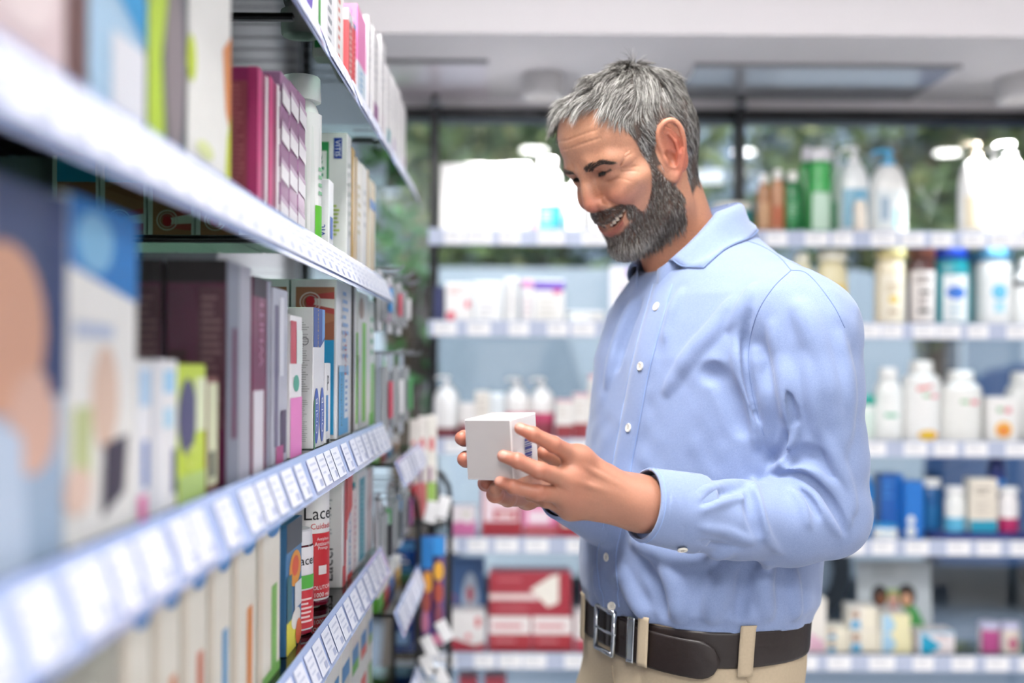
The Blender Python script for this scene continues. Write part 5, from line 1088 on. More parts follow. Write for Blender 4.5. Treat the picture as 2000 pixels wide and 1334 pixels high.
def make_hair(parent):
    w = hair_mask(hv); N = 38000
    r = surf_samples(hv, hq, w, N); n = HF.grad(r); x, y, z = r[:, 0], r[:, 1], r[:, 2]; ay = np.abs(y)
    up = sstep(62, 104, z)[:, None]; back = sstep(-40, -80, x)[:, None]; fr = sstep(30, 72, x)[:, None]*up
    sgn = np.sign(y)[:, None]
    flow = up*np.array([0.95, 0, 0.0]) + up*sgn*np.array([0, 0.32, 0]) + (1-up)*np.array([-0.35, 0, -1.0]) + back*np.array([0.3, 0, -0.9])
    wh = r - np.array([-52.0, 6.0, 122.0]); wh /= np.linalg.norm(wh, axis=1, keepdims=True); kt = sstep(52, 96, z)[:, None]; flow = flow*(1-kt) + kt*(wh*1.0 + np.array([0.35, 0, 0])*sstep(-30, 30, x)[:, None])
    side_front = (sstep(10, 45, x)[:, None])*(1-up); flow = flow + side_front*np.array([0.15, 0, 0.1])
    flow = flow - n*(flow*n).sum(1, keepdims=True); flow /= np.maximum(np.linalg.norm(flow, axis=1, keepdims=True), 1e-6)
    wob = np.stack([np.sin(z*0.11 + y*0.17), np.sin(x*0.13 + z*0.09), np.sin(x*0.1 - y*0.12)], 1)*0.28
    lift = 0.18 + 0.30*up + 0.22*fr
    d = flow + n*lift + wob*(0.4 + 0.6*up); d /= np.linalg.norm(d, axis=1, keepdims=True)
    ln = (16 + 15*up[:, 0] + 5*fr[:, 0] - 4*sstep(-20, -60, z)) * RNG.uniform(0.7, 1.15, N)
    d, ci = clump(r, d, ln, 800, 0.5)
    sh = 0.25 + 0.22*sstep(30, 70, ay) - 0.16*back[:, 0] + 0.10*fr[:, 0]
    cr = RNG.random(N)[ci]; share = np.clip(sh + (cr - 0.5)*0.5, 0.05, 0.9)
    t = (RNG.random(N) < share)*0.7 + RNG.random(N)*0.3
    cols = np.array(srgb(44, 39, 35))*(1-t[:, None]) + np.array(srgb(190, 187, 182))*t[:, None]
    return strands('hair', r - n*0.5, d, ln, 0.75, cols, HAIR, parent, gravity=0.25, curl=0.22, seg=4, flow=flow*0.8 - n*(0.75 - 0.35*fr))
def make_beard(parent):
    w = beard_mask(hv) * (hv[:, 0] > 0); N = 17000
    r = surf_samples(hv, hq, w, N); n = HF.grad(r); x, y, z = r[:, 0], r[:, 1], r[:, 2]; ay = np.abs(y)
    mus = ((z > -48 + 0.3*np.clip(ay-8, 0, 60)) & (x > 76) & (ay < 38) & (z < -20))[:, None]; sgn = np.sign(y)[:, None]
    flow = np.where(mus, np.array([0.1, 0, -0.45]) + sgn*np.array([0, 1.0, 0]), np.array([0.30, 0, -1.0]))
    flow = flow - n*(flow*n).sum(1, keepdims=True); flow /= np.maximum(np.linalg.norm(flow, axis=1, keepdims=True), 1e-6)
    d = flow + n*0.55; d /= np.linalg.norm(d, axis=1, keepdims=True)
    ln = (7.5 + 4.5*sstep(-60, -90, z) - 3.5*sstep(-40, 10, z)*(~mus[:, 0]) - 2.5*mus[:, 0]) * RNG.uniform(0.7, 1.2, N)
    d, ci = clump(r, d, ln, 700, 0.4)
    share = np.where(mus[:, 0], 0.14, 0.15 + 0.45*sstep(-66, -92, z)*sstep(40, 80, x))
    t = (RNG.random(N) < share)*0.7 + RNG.random(N)*0.3
    cols = np.array(srgb(52, 38, 31))*(1-t[:, None]) + np.array(srgb(190, 186, 180))*t[:, None]
    return strands('beard', r - n*0.4, d, ln, 0.65, cols, HAIR, parent, gravity=0.2, curl=0.4, seg=3)
def make_brows(parent):
    for s in (1, -1):
        a = smooth_path([(100, 12*s, 28.5), (99, 24*s, 33), (90, 40*s, 34), (75, 53*s, 28)], 10); a = np.array(a); N = 560
        t = RNG.random(N)*(len(a)-1.001); i = t.astype(int); f = (t - i)[:, None]; c = a[i]*(1-f) + a[i+1]*f
        tan = a[np.minimum(i+1, len(a)-1)] - a[i]; tan /= np.linalg.norm(tan, axis=1, keepdims=True)
        wd = np.interp(t/len(a), [0, .3, 1], [4.2, 4.0, 1.5]); c = c + np.array([0, 0, 1.0])*(RNG.uniform(-1, 1, N)*wd)[:, None]
        
        xs = np.arange(122, 55, -0.5); hit = np.array([HF.at(np.stack([np.full(N, xx), c[:, 1], c[:, 2]], 1)) < 0 for xx in xs]); c[:, 0] = xs[np.argmax(hit, 0)] + 0.4; g = HF.grad(c)
        d = tan + g*0.42 + np.array([0, 0, 0.25]); d /= np.linalg.norm(d, axis=1, keepdims=True)
        cols = tone(N, (58, 46, 40), (124, 110, 100), 0.2)
        strands('eyebrow', c, d, RNG.uniform(5, 9, N), 0.7, cols, HAIR, parent, seg=2)
def make_lashes(parent):
    for s in (1, -1):
        a = np.array(smooth_path([(90.5, 19*s, 19.4), (93.5, 30*s, 20.4), (85.5, 45*s, 22)], 12)); N = 110
        t = RNG.random(N)*(len(a)-1.001); i = t.astype(int); f = (t-i)[:, None]; c = a[i]*(1-f) + a[i+1]*f
        
        for _ in range(4): g = HF.grad(c); c = c - g*(HF.at(c)[:, None] - 0.2)
        d = g*0.8 + np.array([0.1, 0, -0.65]); d /= np.linalg.norm(d, axis=1, keepdims=True)
        strands('eyelashes', c, d, RNG.uniform(3.5, 6, N), 0.8, tone(N, (26, 20, 18), (40, 30, 28), 0.1), HAIR, parent, gravity=-0.5, seg=2)
def make_teeth(parent):
    m = MB(); tm = mat('E9DECB', 0.25, coat=0.3, var=0.03)
    o = empty('teeth'); o.parent = parent
    for i in range(-5, 6):
        yy = i*6.0; xx = 95.0 - 0.013*yy*yy; zz = -47.5 + 0.0135*yy*yy; wd = 3.35
        th = math.atan2(0.022*yy, 1.0); mb = MB(); hh = 5.2 - 0.35*abs(i)
        pr = [(wd*0.86, -hh*0.98), (wd, -hh*0.8), (wd*1.0, hh*0.6), (wd*0.8, hh)]
        mb.lathe(pr, tm, 12, sx=0.6)
        v = np.array(mb.v); c, s_ = math.cos(th), math.sin(th); v = np.stack([v[:, 0]*c - v[:, 1]*s_ + xx, v[:, 0]*s_ + v[:, 1]*c + yy, v[:, 2] + zz], 1)
        mb.v = [tuple(p) for p in h2w(v)]; mb.build('tooth', o, smooth=True)
BODY = [(h2w(hv), hq, hc)]
# ------------------------------------------------------------------ the man: shirt, trousers, belt
TY = math.radians(25); TF = np.array([-math.cos(TY), -math.sin(TY), 0]); TL = np.array([math.sin(TY), -math.cos(TY), 0])
TC0 = 1480.0                                                   # distance of the trunk's axis, mm
LV = [  # height z, x of the axis, half width, half depth (mm)
    (880, 222, 168, 128), (1000, 223, 168, 124), (1075, 226, 170, 123), (1094, 227, 171, 124), (1108, 229, 176, 130), (1140, 229, 177, 132), (1240, 234, 180, 133), (1340, 244, 187, 131), (1407, 250, 192, 127), (1450, 253, 182, 116), (1485, 255, 172, 104), (1512, 254, 140, 90), (1540, 251, 96, 76), (1562, 246, 64, 62), (1620, 238, 46, 46)]
LVa = np.array(LV, float)
def trunk_fn(grow=0.0):
    def f(x, y, z):
        zz = np.clip(z, LVa[0, 0], LVa[-1, 0]); X0 = np.interp(zz, LVa[:, 0], LVa[:, 1]); a = np.interp(zz, LVa[:, 0], LVa[:, 2]) + grow; b = np.interp(zz, LVa[:, 0], LVa[:, 3]) + grow
        dx, dy = x - X0, y - TC0
        uu = dx*TL[0] + dy*TL[1]; vv = dx*TF[0] + dy*TF[1]
        k = (np.abs(uu/a)**2.3 + np.abs(vv/b)**2.3)**(1/2.3)
        return (k - 1) * np.minimum(a, b) * 0.9
    return f
ARML = [Pm(1540, 622, 1.325), Pm(1582, 655, 1.312), Pm(1586, 760, 1.305), Pm(1603, 900, 1.305), Pm(1610, 1003, 1.305), Pm(1540, 1022, 1.29), Pm(1440, 1016, 1.258), Pm(1340, 1003, 1.226), Pm(1262, 988, 1.203)]
ARMLr = [56, 56, 55, 51, 49, 48, 42, 37.5, 34.5]
ARMR = [np.array([190, 1628, 1448.]), np.array([182, 1640, 1430.]), np.array([160, 1600, 1320.]), np.array([138, 1550, 1200.]), Pm(1190, 1003, 1.43), Pm(1110, 957, 1.343)]
ARMRr = [54, 52, 48, 44, 40, 34]
def ray_dir(px, py): d = np.array(P(px, py, 1.0)) - np.array([0, 0, CAMZ]); return d
def hits(F, pts, y0=1050, y1=1700, step=1.5, strict=False):
    """where the lines of sight to these pixels meet the surface, mm"""
    out = []
    for px, py in pts:
        d = ray_dir(px, py); t = np.arange(y0, y1, step); p = np.array([0, 0, CAMZ*1000.0]) + d[None]*t[:, None]
        ok = np.all((p > F.lo) & (p < F.lo + F.h*(F.n-1)), 1); p = p[ok]
        if len(p) == 0: out.append(None); continue
        v = F.at(p); k = np.argmax(v < 0)
        if v[k] >= 0: out.append(None if strict else p[np.argmin(v)]); continue
        if k == 0: out.append(p[0]); continue
        a = v[k-1]/(v[k-1]-v[k]); out.append(p[k-1]*(1-a) + p[k]*a)
    return np.array([o for o in out if o is not None])
def shirt_field(h=2.6):
    F = Field((-20, 1120, 1040), (470, 1760, 1640), h)
    F.u((trunk_fn(), (0, 1120, 1045), (470, 1760, 1640)))
    A = Field(F.lo, F.lo + F.h*(F.n-1), h); chain(A, ARML, ARMLr, 14)
    Bf = Field(F.lo, F.lo + F.h*(F.n-1), h); chain(Bf, ARMR, ARMRr, 14)
    # shoulder slopes into the sleeve heads
    F.u(rc((250, 1470, 1528), (330, 1330, 1452), 38, 50), 26); F.u(rc((246, 1490, 1528), (186, 1630, 1450), 38, 50), 26)
    z = F.ax[2][None, None, :]
    kk = 6 + 26*sstep(1400, 1470, z)
    def sm(a, b, k):
        hh = np.maximum(k - np.abs(a-b), 0)/k; return np.minimum(a, b) - hh*hh*k*0.25
    F.d = sm(F.d, A.d, kk); F.d = sm(F.d, Bf.d, kk)
    # belly blouse over the belt
    x, y = F.ax[0][:, None, None], F.ax[1][None, :, None]
    # soft large creasing of the cloth
    w = np.zeros(F.d.shape, np.float32); rr = np.random.default_rng(3)
    for i in range(9):
        dr = rr.standard_normal(3); dr[2] *= 0.5; dr /= np.linalg.norm(dr); fr = rr.uniform(0.03, 0.075); ph = rr.uniform(0, 6.28)
        bend = 0.9*np.sin(z*0.018 + ph) + 0.7*np.sin(x*0.02 + i)
        w += np.sin((x*dr[0] + y*dr[1] + z*dr[2])*fr + ph + bend).astype(np.float32)
    F.d -= 0.55*w
    w2 = np.zeros(F.d.shape, np.float32)
    for i in range(7):
        dr = rr.standard_normal(3); dr /= np.linalg.norm(dr); fr = rr.uniform(0.13, 0.22); ph = rr.uniform(0, 6.28)
        w2 += (np.sin((x*dr[0] + y*dr[1] + z*dr[2])*fr + ph + 1.6*np.sin(z*0.03 + i) + 1.3*np.sin(x*0.035 + y*0.03 + 2*i))).astype(np.float32)
    F.d -= 0.22*w2*np.clip(0.6 + 0.6*np.sin(w*0.9), 0, 1.2)
    base = Field(F.lo, F.lo + F.h*(F.n-1), h); base.d = F.d.copy()
    def fold(pts, r, sink, k, cut=False, n=5):
        p = hits(base, [tuple(q) for q in smooth_path([(a, b) for a, b in pts], n)])
        if len(p) < 2: return
        d = p - np.array([0, 0, CAMZ*1000.0]); d /= np.linalg.norm(d, axis=1, keepdims=True); m = len(p)
        g = base.grad(p); t = np.linspace(0, 1, m); rs = r*(0.35 + 0.65*np.sin(np.pi*np.clip(t*0.92 + 0.04, 0, 1)))
        c = p + g*(rs*sink)[:, None] * (1 if cut else -1)
        chain(F, list(c), list(rs), k, cut)
    R, G = False, True
    # (points, radius, how far the core is sunk in (of the radius), blend, groove?)
    for pts, r, s, k, c in [
        # sleeve, long drapes from the shoulder
        ([(1565, 600), (1600, 690), (1626, 790), (1640, 880)], 7, .75, 16, R), ([(1510, 640), (1532, 730), (1545, 830)], 6, .7, 14, R), ([(1640, 660), (1656, 750), (1655, 850)], 6, .65, 12, R), ([(1575, 700), (1590, 780), (1600, 850)], 5, .65, 10, R),
        ([(1480, 690), (1500, 790), (1508, 870)], 6, .5, 12, R), ([(1540, 760), (1552, 820), (1560, 880)], 3, .6, 7, G),
        # elbow bundle
        ([(1530, 922), (1572, 914), (1610, 938), (1645, 985), (1660, 1025)], 6, .25, 4, R), ([(1512, 930), (1560, 926), (1596, 950), (1632, 1000), (1650, 1042)], 4.5, .15, 4, G), ([(1560, 945), (1588, 968), (1610, 1004), (1640, 1046)], 5.5, .3, 4, R), ([(1565, 960), (1585, 985), (1600, 1012)], 3.5, .15, 3.5, G),
        ([(1545, 955), (1566, 985), (1580, 1030)], 5, .4, 5, R), ([(1500, 925), (1526, 905), (1544, 868), (1556, 830)], 5.5, .35, 5, R), ([(1535, 900), (1570, 888), (1612, 900), (1645, 940)], 7, .25, 9, G), ([(1505, 900), (1524, 880), (1535, 850)], 4.5, .3, 7, G),
        ([(1600, 830), (1632, 890), (1655, 955), (1664, 1000)], 6, .5, 8, R), ([(1622, 940), (1640, 965), (1650, 990)], 4, .3, 5, R),
        # forearm
        ([(1472, 938), (1480, 985), (1496, 1045), (1524, 1080)], 5.5, .25, 5, R), ([(1462, 960), (1468, 1000), (1482, 1045)], 5, .25, 8, G), ([(1372, 958), (1410, 946), (1452, 940)], 5, .35, 5, R), ([(1369, 986), (1408, 968), (1456, 950)], 4, .15, 3.5, G), ([(1372, 998), (1414, 980), (1450, 972)], 4, .4, 5, R),
        ([(1366, 1058), (1405, 1066), (1450, 1072)], 3, .15, 3.5, G), ([(1370, 1030), (1420, 1040), (1470, 1060)], 4, .45, 6, R),
        # chest drapes
        ([(1452, 590), (1440, 660), (1444, 720), (1462, 790), (1480, 870)], 6, .4, 7, R), ([(1466, 610), (1455, 680), (1462, 750), (1478, 820)], 4, .2, 5, G), ([(1380, 730), (1405, 735), (1428, 780), (1448, 840)], 5, .7, 14, G), ([(1430, 590), (1392, 645), (1350, 690), (1305, 760)], 7, .6, 12, R), ([(1470, 560), (1450, 600), (1425, 640)], 5, .5, 9, R),
        ([(1235, 590), (1205, 670), (1185, 750)], 7, .5, 10, R), ([(1250, 590), (1222, 660), (1205, 720)], 5, .3, 9, G), ([(1330, 570), (1312, 610), (1300, 660)], 5, .5, 8, R),
        # waist
        ([(1165, 1120), (1180, 1165), (1205, 1200)], 7, .5, 12, R), ([(1215, 1110), (1235, 1160), (1262, 1205)], 8, .5, 13, R), ([(1300, 1110), (1320, 1160), (1325, 1205)], 7, .6, 13, R), ([(1255, 1090), (1285, 1150), (1296, 1200)], 4, .3, 10, G), ([(1420, 1100), (1400, 1160), (1390, 1205)], 7, .6, 13, R), ([(1500, 1100), (1490, 1150), (1500, 1200)], 7, .55, 12, R), ([(1455, 1110), (1450, 1160), (1445, 1200)], 4, .4, 10, G), ([(1545, 1110), (1552, 1160), (1556, 1200)], 6, .5, 10, R), ([(1240, 1060), (1330, 1090), (1420, 1080)], 6, .6, 14, R)]:
        fold(pts, r, s, k, c)
    # open at the bottom hem and cuffs
    F.d = np.maximum(F.d, 1089.0 - z + 2*np.sin(x*0.05))
    F.d = np.maximum(F.d, (z - 1548) + 0.55*((x - 226)*TF[0] + (y - 1474)*TF[1]))
    c0 = ARML[-1]; n0 = ARML[-1] - ARML[-2]; n0 /= np.linalg.norm(n0)
    F.cut((lambda X, Y, Z: 2 - ((X-c0[0])*n0[0] + (Y-c0[1])*n0[1] + (Z-c0[2])*n0[2] + 6), c0 - 60, c0 + 60), 0)
    return F, base
SF, SBASE = shirt_field()
sv, sq = nets(SF.d, SF.lo, SF.h)
def cloth_mat():
    m, nt, b = new_mat('chambray')
    tc = nt.nodes.new('ShaderNodeTexCoord')
    wv = []
    for ax in ('X', 'Z'):
        w = nt.nodes.new('ShaderNodeTexWave'); w.wave_type = 'BANDS'; w.bands_direction = ax; w.inputs['Scale'].default_value = 640; w.inputs['Distortion'].default_value = 1.5; w.inputs['Detail'].default_value = 1
        nt.links.new(tc.outputs['Object'], w.inputs['Vector']); wv.append(w)
    ad = nt.nodes.new('ShaderNodeMath'); ad.operation = 'MULTIPLY'; nt.links.new(wv[0].outputs[1], ad.inputs[0]); nt.links.new(wv[1].outputs[1], ad.inputs[1])
    nz = nt.nodes.new('ShaderNodeTexNoise'); nz.inputs['Scale'].default_value = 240; nz.inputs['Detail'].default_value = 5; nt.links.new(tc.outputs['Object'], nz.inputs[0])
    nz.inputs['Scale'].default_value = 900
    mx = nt.nodes.new('ShaderNodeMath'); mx.operation = 'ADD'; nt.links.new(ad.outputs[0], mx.inputs[0]); nt.links.new(nz.outputs[0], mx.inputs[1])
    cr = nt.nodes.new('ShaderNodeValToRGB'); cr.color_ramp.elements[0].position = 0.3; cr.color_ramp.elements[1].position = 1.15 if False else 1.0
    cr.color_ramp.elements[0].color = (*srgb(108, 125, 165), 1); cr.color_ramp.elements[1].color = (*srgb(140, 156, 191), 1)
    nt.links.new(mx.outputs[0], cr.inputs[0]); nt.links.new(cr.outputs[0], b.inputs['Base Color'])
    bp = nt.nodes.new('ShaderNodeBump'); bp.inputs['Strength'].default_value = 0.08; bp.inputs['Distance'].default_value = 0.0006; nt.links.new(mx.outputs[0], bp.inputs['Height']); nt.links.new(bp.outputs[0], b.inputs['Normal'])
    b.inputs['Roughness'].default_value = 0.8; b.inputs['Specular IOR Level'].default_value = 0.25; b.inputs['Sheen Weight'].default_value = 0.25; b.inputs['Sheen Roughness'].default_value = 0.5
    return m
SHIRT = cloth_mat(); STITCH = mat('8FA8D8', 0.8); BUTTON = mat('EDE8DC', 0.25, coat=0.4, var=0.03)
def relax(v, q, it=2, lam=0.5):
    n = len(v)
    for _ in range(it):
        acc = np.zeros_like(v); cnt = np.zeros(n)
        for i in range(4):
            a, b = q[:, i], q[:, (i+1) % 4]; np.add.at(acc, a, v[b]); np.add.at(acc, b, v[a]); np.add.at(cnt, a, 1); np.add.at(cnt, b, 1)
        v = v*(1-lam) + lam*acc/np.maximum(cnt, 1)[:, None]
    return v
sv = relax(sv, sq, 1, 0.5)
def grid_mesh(name, G, mats, parent, thick=0.0, smooth=True, normals=None):
    """sheet from an (n,m,3) array of points in metres; thickness along the normals given"""
    n, m = G.shape[:2]; v = G.reshape(-1, 3); q = np.array([(i*m+j, i*m+j+1, (i+1)*m+j+1, (i+1)*m+j) for i in range(n-1) for j in range(m-1)])
    if thick and normals is not None:
        w = v - normals.reshape(-1, 3)*thick; k = len(v); q2 = q[:, ::-1] + k
        ring = [i*m for i in range(n)] + [(n-1)*m + j for j in range(1, m)] + [i*m + m-1 for i in range(n-2, -1, -1)] + [j for j in range(m-2, 0, -1)]
        q3 = np.array([(ring[i], ring[(i+1) % len(ring)], ring[(i+1) % len(ring)]+k, ring[i]+k) for i in range(len(ring))])
        v = np.concatenate([v, w]); q = np.concatenate([q, q2, q3])
    return mesh_obj(name, v, q, mats, parent, smooth=smooth)
def make_shirt(parent):
    sh = mesh_obj('shirt', sv/1000.0, sq, [SHIRT], parent)
    # front placket following the chest, buttons, stitching
    cl = smooth_path([(1296, 556), (1284, 600), (1253, 716), (1230, 836), (1206, 970), (1187, 1088), (1196, 1185)], 8)
    rows = []; nor = []
    for i, (x, y) in enumerate(cl):
        wpx = 20 - 4*(y > 1150)
        pts = hits(SF, [(x + wpx*t, y) for t in (-1, -0.93, -0.5, 0, 0.5, 0.93, 1)]); g = SF.grad(pts, 6.0); pr = np.array([-0.6, 1.6, 1.7, 1.8, 1.7, 1.6, -0.6])
        rows.append((pts + g*pr[:, None])/1000.0); nor.append(g)
    grid_mesh('placket', np.array(rows), [SHIRT], sh)
    for side in (1, 5):
        m = MB(); m.tube([tuple(r[side] + n_[side]*0.0001) for r, n_ in zip(rows, nor)], 0.00045, STITCH, 6); m.build('stitching', sh)
    for (x, y) in ((1284, 600), (1253, 716), (1230, 836), (1187, 1088), (1196, 1184)):
        p = hits(SF, [(x, y)]); g = SF.grad(p, 6.0)[0]; button(p[0]/1000.0 + g*0.0024, g, sh)
    # seams: shoulder yoke, armhole, sleeve
    for pts in ([(1458, 470), (1490, 482), (1522, 502), (1545, 528)], [(1545, 528), (1510, 562), (1478, 615), (1462, 690), (1470, 770), (1492, 850)], [(1545, 528), (1572, 532), (1598, 556), (1630, 600), (1650, 640)]):
        p = hits(SF, [tuple(q) for q in smooth_path(pts, 6)], strict=True); g = SF.grad(p, 6.0)
        m = MB(); m.tube([tuple(a) for a in (p + g*0.1)/1000.0], 0.0007, mat('6F80A8', 0.9), 6); m.build('seam', sh)
    return sh
def button(p, n, parent):
    n = Vector(n).normalized(); q = n.to_track_quat('Z', 'Y')
    m = MB(); m.lathe([(0.0052, -0.0012), (0.0056, -0.0003), (0.0056, 0.0006), (0.0046, 0.0012), (0.0040, 0.0007), (0.0, 0.0006)], BUTTON, 16, cap=False)
    for a in range(4):
        c = (0.0014*math.cos(a*1.571 + .785), 0.0014*math.sin(a*1.571 + .785), 0.0009); m.lathe([(0.00055, -0.0002), (0.00055, 0.00005)], mat('8A8478', 0.6), 6, c)
    o = m.build('button', parent, smooth=True, auto=50); o.rotation_mode = 'QUATERNION'; o.rotation_quaternion = q; o.location = Vector(p)
def make_collar(shirt):
    C = np.array([0.2175, 1.474, 1.582])
    fz = lambda c_: 0.075*(c_ if c_ > 0 else 0.30*c_)
    def ring(phi, r, dz):      # phi 0 = front, +90 = his left
        a = math.radians(phi); d = TF*math.cos(a) + TL*math.sin(a); fwd = math.cos(a)
        return C + d*r*np.array([1, 1, 1]) + np.array([0, 0, 1])*(-fz(fwd) + dz)
    st = []
    for i in range(41):
        ph = 22 + (338-22)*i/40; st.append([ring(ph, 0.066, -0.045), ring(ph, 0.0655, -0.012), ring(ph, 0.0645, 0.006)])
    st = np.array(st); nn = np.array([[(p - C)/np.linalg.norm(p - C) for p in r] for r in st]); grid_mesh('collar_stand', st, [SHIRT], shirt, 0.0016, True, nn)
    for s in (1, -1):
        rows = []
        for i in range(25):
            u = i/24; pt = 180 + (36-180)*u; pb = 180 + (72-180)*u; row = []
            for j in range(9):
                v = j/8; ph = (pt + (pb-pt)*v**1.1)
                r = 0.0648 + 0.005*math.sin(min(1, v*3)*math.pi/2) + (0.012 + 0.014*u)*v
                dz = 0.008 + 0.004*math.sin(min(1, v*2.5)*math.pi) - (0.036 + 0.020*u**2)*v
                fw = fz(math.cos(math.radians(pt)))*(1-v) + fz(math.cos(math.radians(pb)))*v
                a = math.radians(ph*s); d = TF*math.cos(a) + TL*math.sin(a)
                row.append(C + d*r + np.array([0, 0, -fw + dz]))
            rows.append(row)
        G = np.array(rows)
        # keep the leaf just outside the shirt
        f = G.reshape(-1, 3)*1000; dd = SF.at(f); g = SF.grad(f, 6.0); mv = np.where(dd < 2.5, 2.5 - dd, 0); G = ((f + g*mv[:, None])/1000).reshape(G.shape)
        du = np.gradient(G, axis=0); dv = np.gradient(G, axis=1); N = np.cross(du, dv); N /= np.maximum(np.linalg.norm(N, axis=2, keepdims=True), 1e-9)
        if ((G - C)*N).sum() < 0: N = -N
        lf = grid_mesh('collar_leaf', G, [SHIRT], shirt, 0.0022, True, N)
        m = MB(); ed = [G[i, 8]*0.88 + G[i, 7]*0.12 + N[i, 7]*0.0004 for i in range(25)] + [G[24, j]*0.93 + G[23, j]*0.07 + N[24, j]*0.0004 for j in range(7, 1, -1)]
        m.tube([tuple(p) for p in ed], 0.0004, STITCH, 5); m.build('collar_stitching', lf)
def make_cuff(shirt, A, Bp, r0, r1, but, name='cuff'):
    """stiff cuff band: a slightly flattened open tube from A (sleeve side) to B (hand side), metres"""
    A, Bp = np.array(A)/1000, np.array(Bp)/1000; ax = (Bp - A); L_ = np.linalg.norm(ax); ax /= L_
    e1 = np.array([0, 0, 1.0]) - ax*ax[2]; e1 /= np.linalg.norm(e1); e2 = np.cross(ax, e1); G = []; N = []
    for i in range(33):
        a = 2*math.pi*i/32; d = e1*math.cos(a)*1.06 + e2*math.sin(a)*0.94; row = []; nr = []
        for t in (0, .06, .5, .94, 1.0):
            r = (r0 + (r1-r0)*t) * (1 + 0.012*math.sin(3*a + 2*t)) + (0.0 if 0 < t < 1 else -0.0008)
            row.append(A + ax*L_*t + d*r); nr.append(d/np.linalg.norm(d))
        G.append(row); N.append(nr)
    G = np.array(G); N = np.array(N); c = grid_mesh(name, G, [SHIRT], shirt, 0.0022, True, N)
    m = MB(); m.tube([tuple(G[i, 3] + N[i, 3]*0.0002) for i in range(33)], 0.00045, STITCH, 5); m.build('cuff_stitching', c)
    if but is not None:
        a = math.radians(but); d = e1*math.cos(a) + e2*math.sin(a); button(A + ax*L_*0.35 + d*(r0*1.03 + 0.0012), d, c)
# ---- trousers and belt
def leg_pts(s): return [np.array([226, TC0, 960]) + TL*s*82, np.array([232, TC0+5, 700]) + TL*s*98, np.array([238, TC0+10, 480]) + TL*s*104 - TF*5, np.array([245, TC0+18, 90]) + TL*s*112 - TF*20]
def trouser_field(h=5.0):
    F = Field((-20, 1240, 40), (480, 1740, 1110), h)
    F.u((trunk_fn(-3), (0, 1240, 900), (480, 1740, 1110)))
    z = F.ax[2][None, None, :]
    F.d = np.maximum(F.d, 905 - z)
    F.u(ell((224, TC0+6, 930), (172, 128, 90), np.stack([TL, TF, [0, 0, 1]], 1)), 40)
    for s in (1, -1): chain(F, leg_pts(s), [94, 84, 68, 58], 10)
    F.d = np.maximum(F.d, z - 1095.0); F.d = np.maximum(F.d, 78 - z)
    x, y = F.ax[0][:, None, None], F.ax[1][None, :, None]
    F.d += (1.0*np.sin(z*0.06 + x*0.05) + 0.8*np.sin(x*0.09 - z*0.03 + y*0.02)).astype(np.float32)
    return F
TFLD = trouser_field(); tv, tq = nets(TFLD.d, TFLD.lo, TFLD.h); tv = relax(tv, tq, 2)
CHINO = mat('B7A78F', 0.85, var=0.08, scale=300, bump=0.15, spec=0.2); LEATHER = mat('1E1411', 0.45, var=0.25, scale=90, bump=0.25); METAL = mat('B9BDC2', 0.22, metal=0.95)
def waist(phi, z, grow):
    a = math.radians(phi); d = TF*math.cos(a) + TL*math.sin(a); A_, B_ = np.interp(z, LVa[:, 0], LVa[:, 2]) - 3 + grow, np.interp(z, LVa[:, 0], LVa[:, 3]) - 3 + grow
    c, s = math.cos(a), math.sin(a); r = 1/((abs(s)/A_)**2.3 + (abs(c)/B_)**2.3)**(1/2.3)
    return (np.array([np.interp(z, LVa[:, 0], LVa[:, 1]), TC0, z]) + d*r)/1000
def band(name, phis, z0, z1, g0, parent, m_, thick=3.0, zt=0.0):
    G = []; N = []
    for ph in phis:
        row = []; nr = []
        for t, e in ((0, -.8), (.08, 0), (.5, .3), (.92, 0), (1, -.8)):
            z = z0 + (z1-z0)*t + zt*math.cos(math.radians(ph)); p = waist(ph, z, g0 + e); row.append(p); n = p - waist(ph, z, g0 - 20); nr.append(n/np.linalg.norm(n))
        G.append(row); N.append(nr)
    return grid_mesh(name, np.array(G), [m_], parent, thick/1000, True, np.array(N))
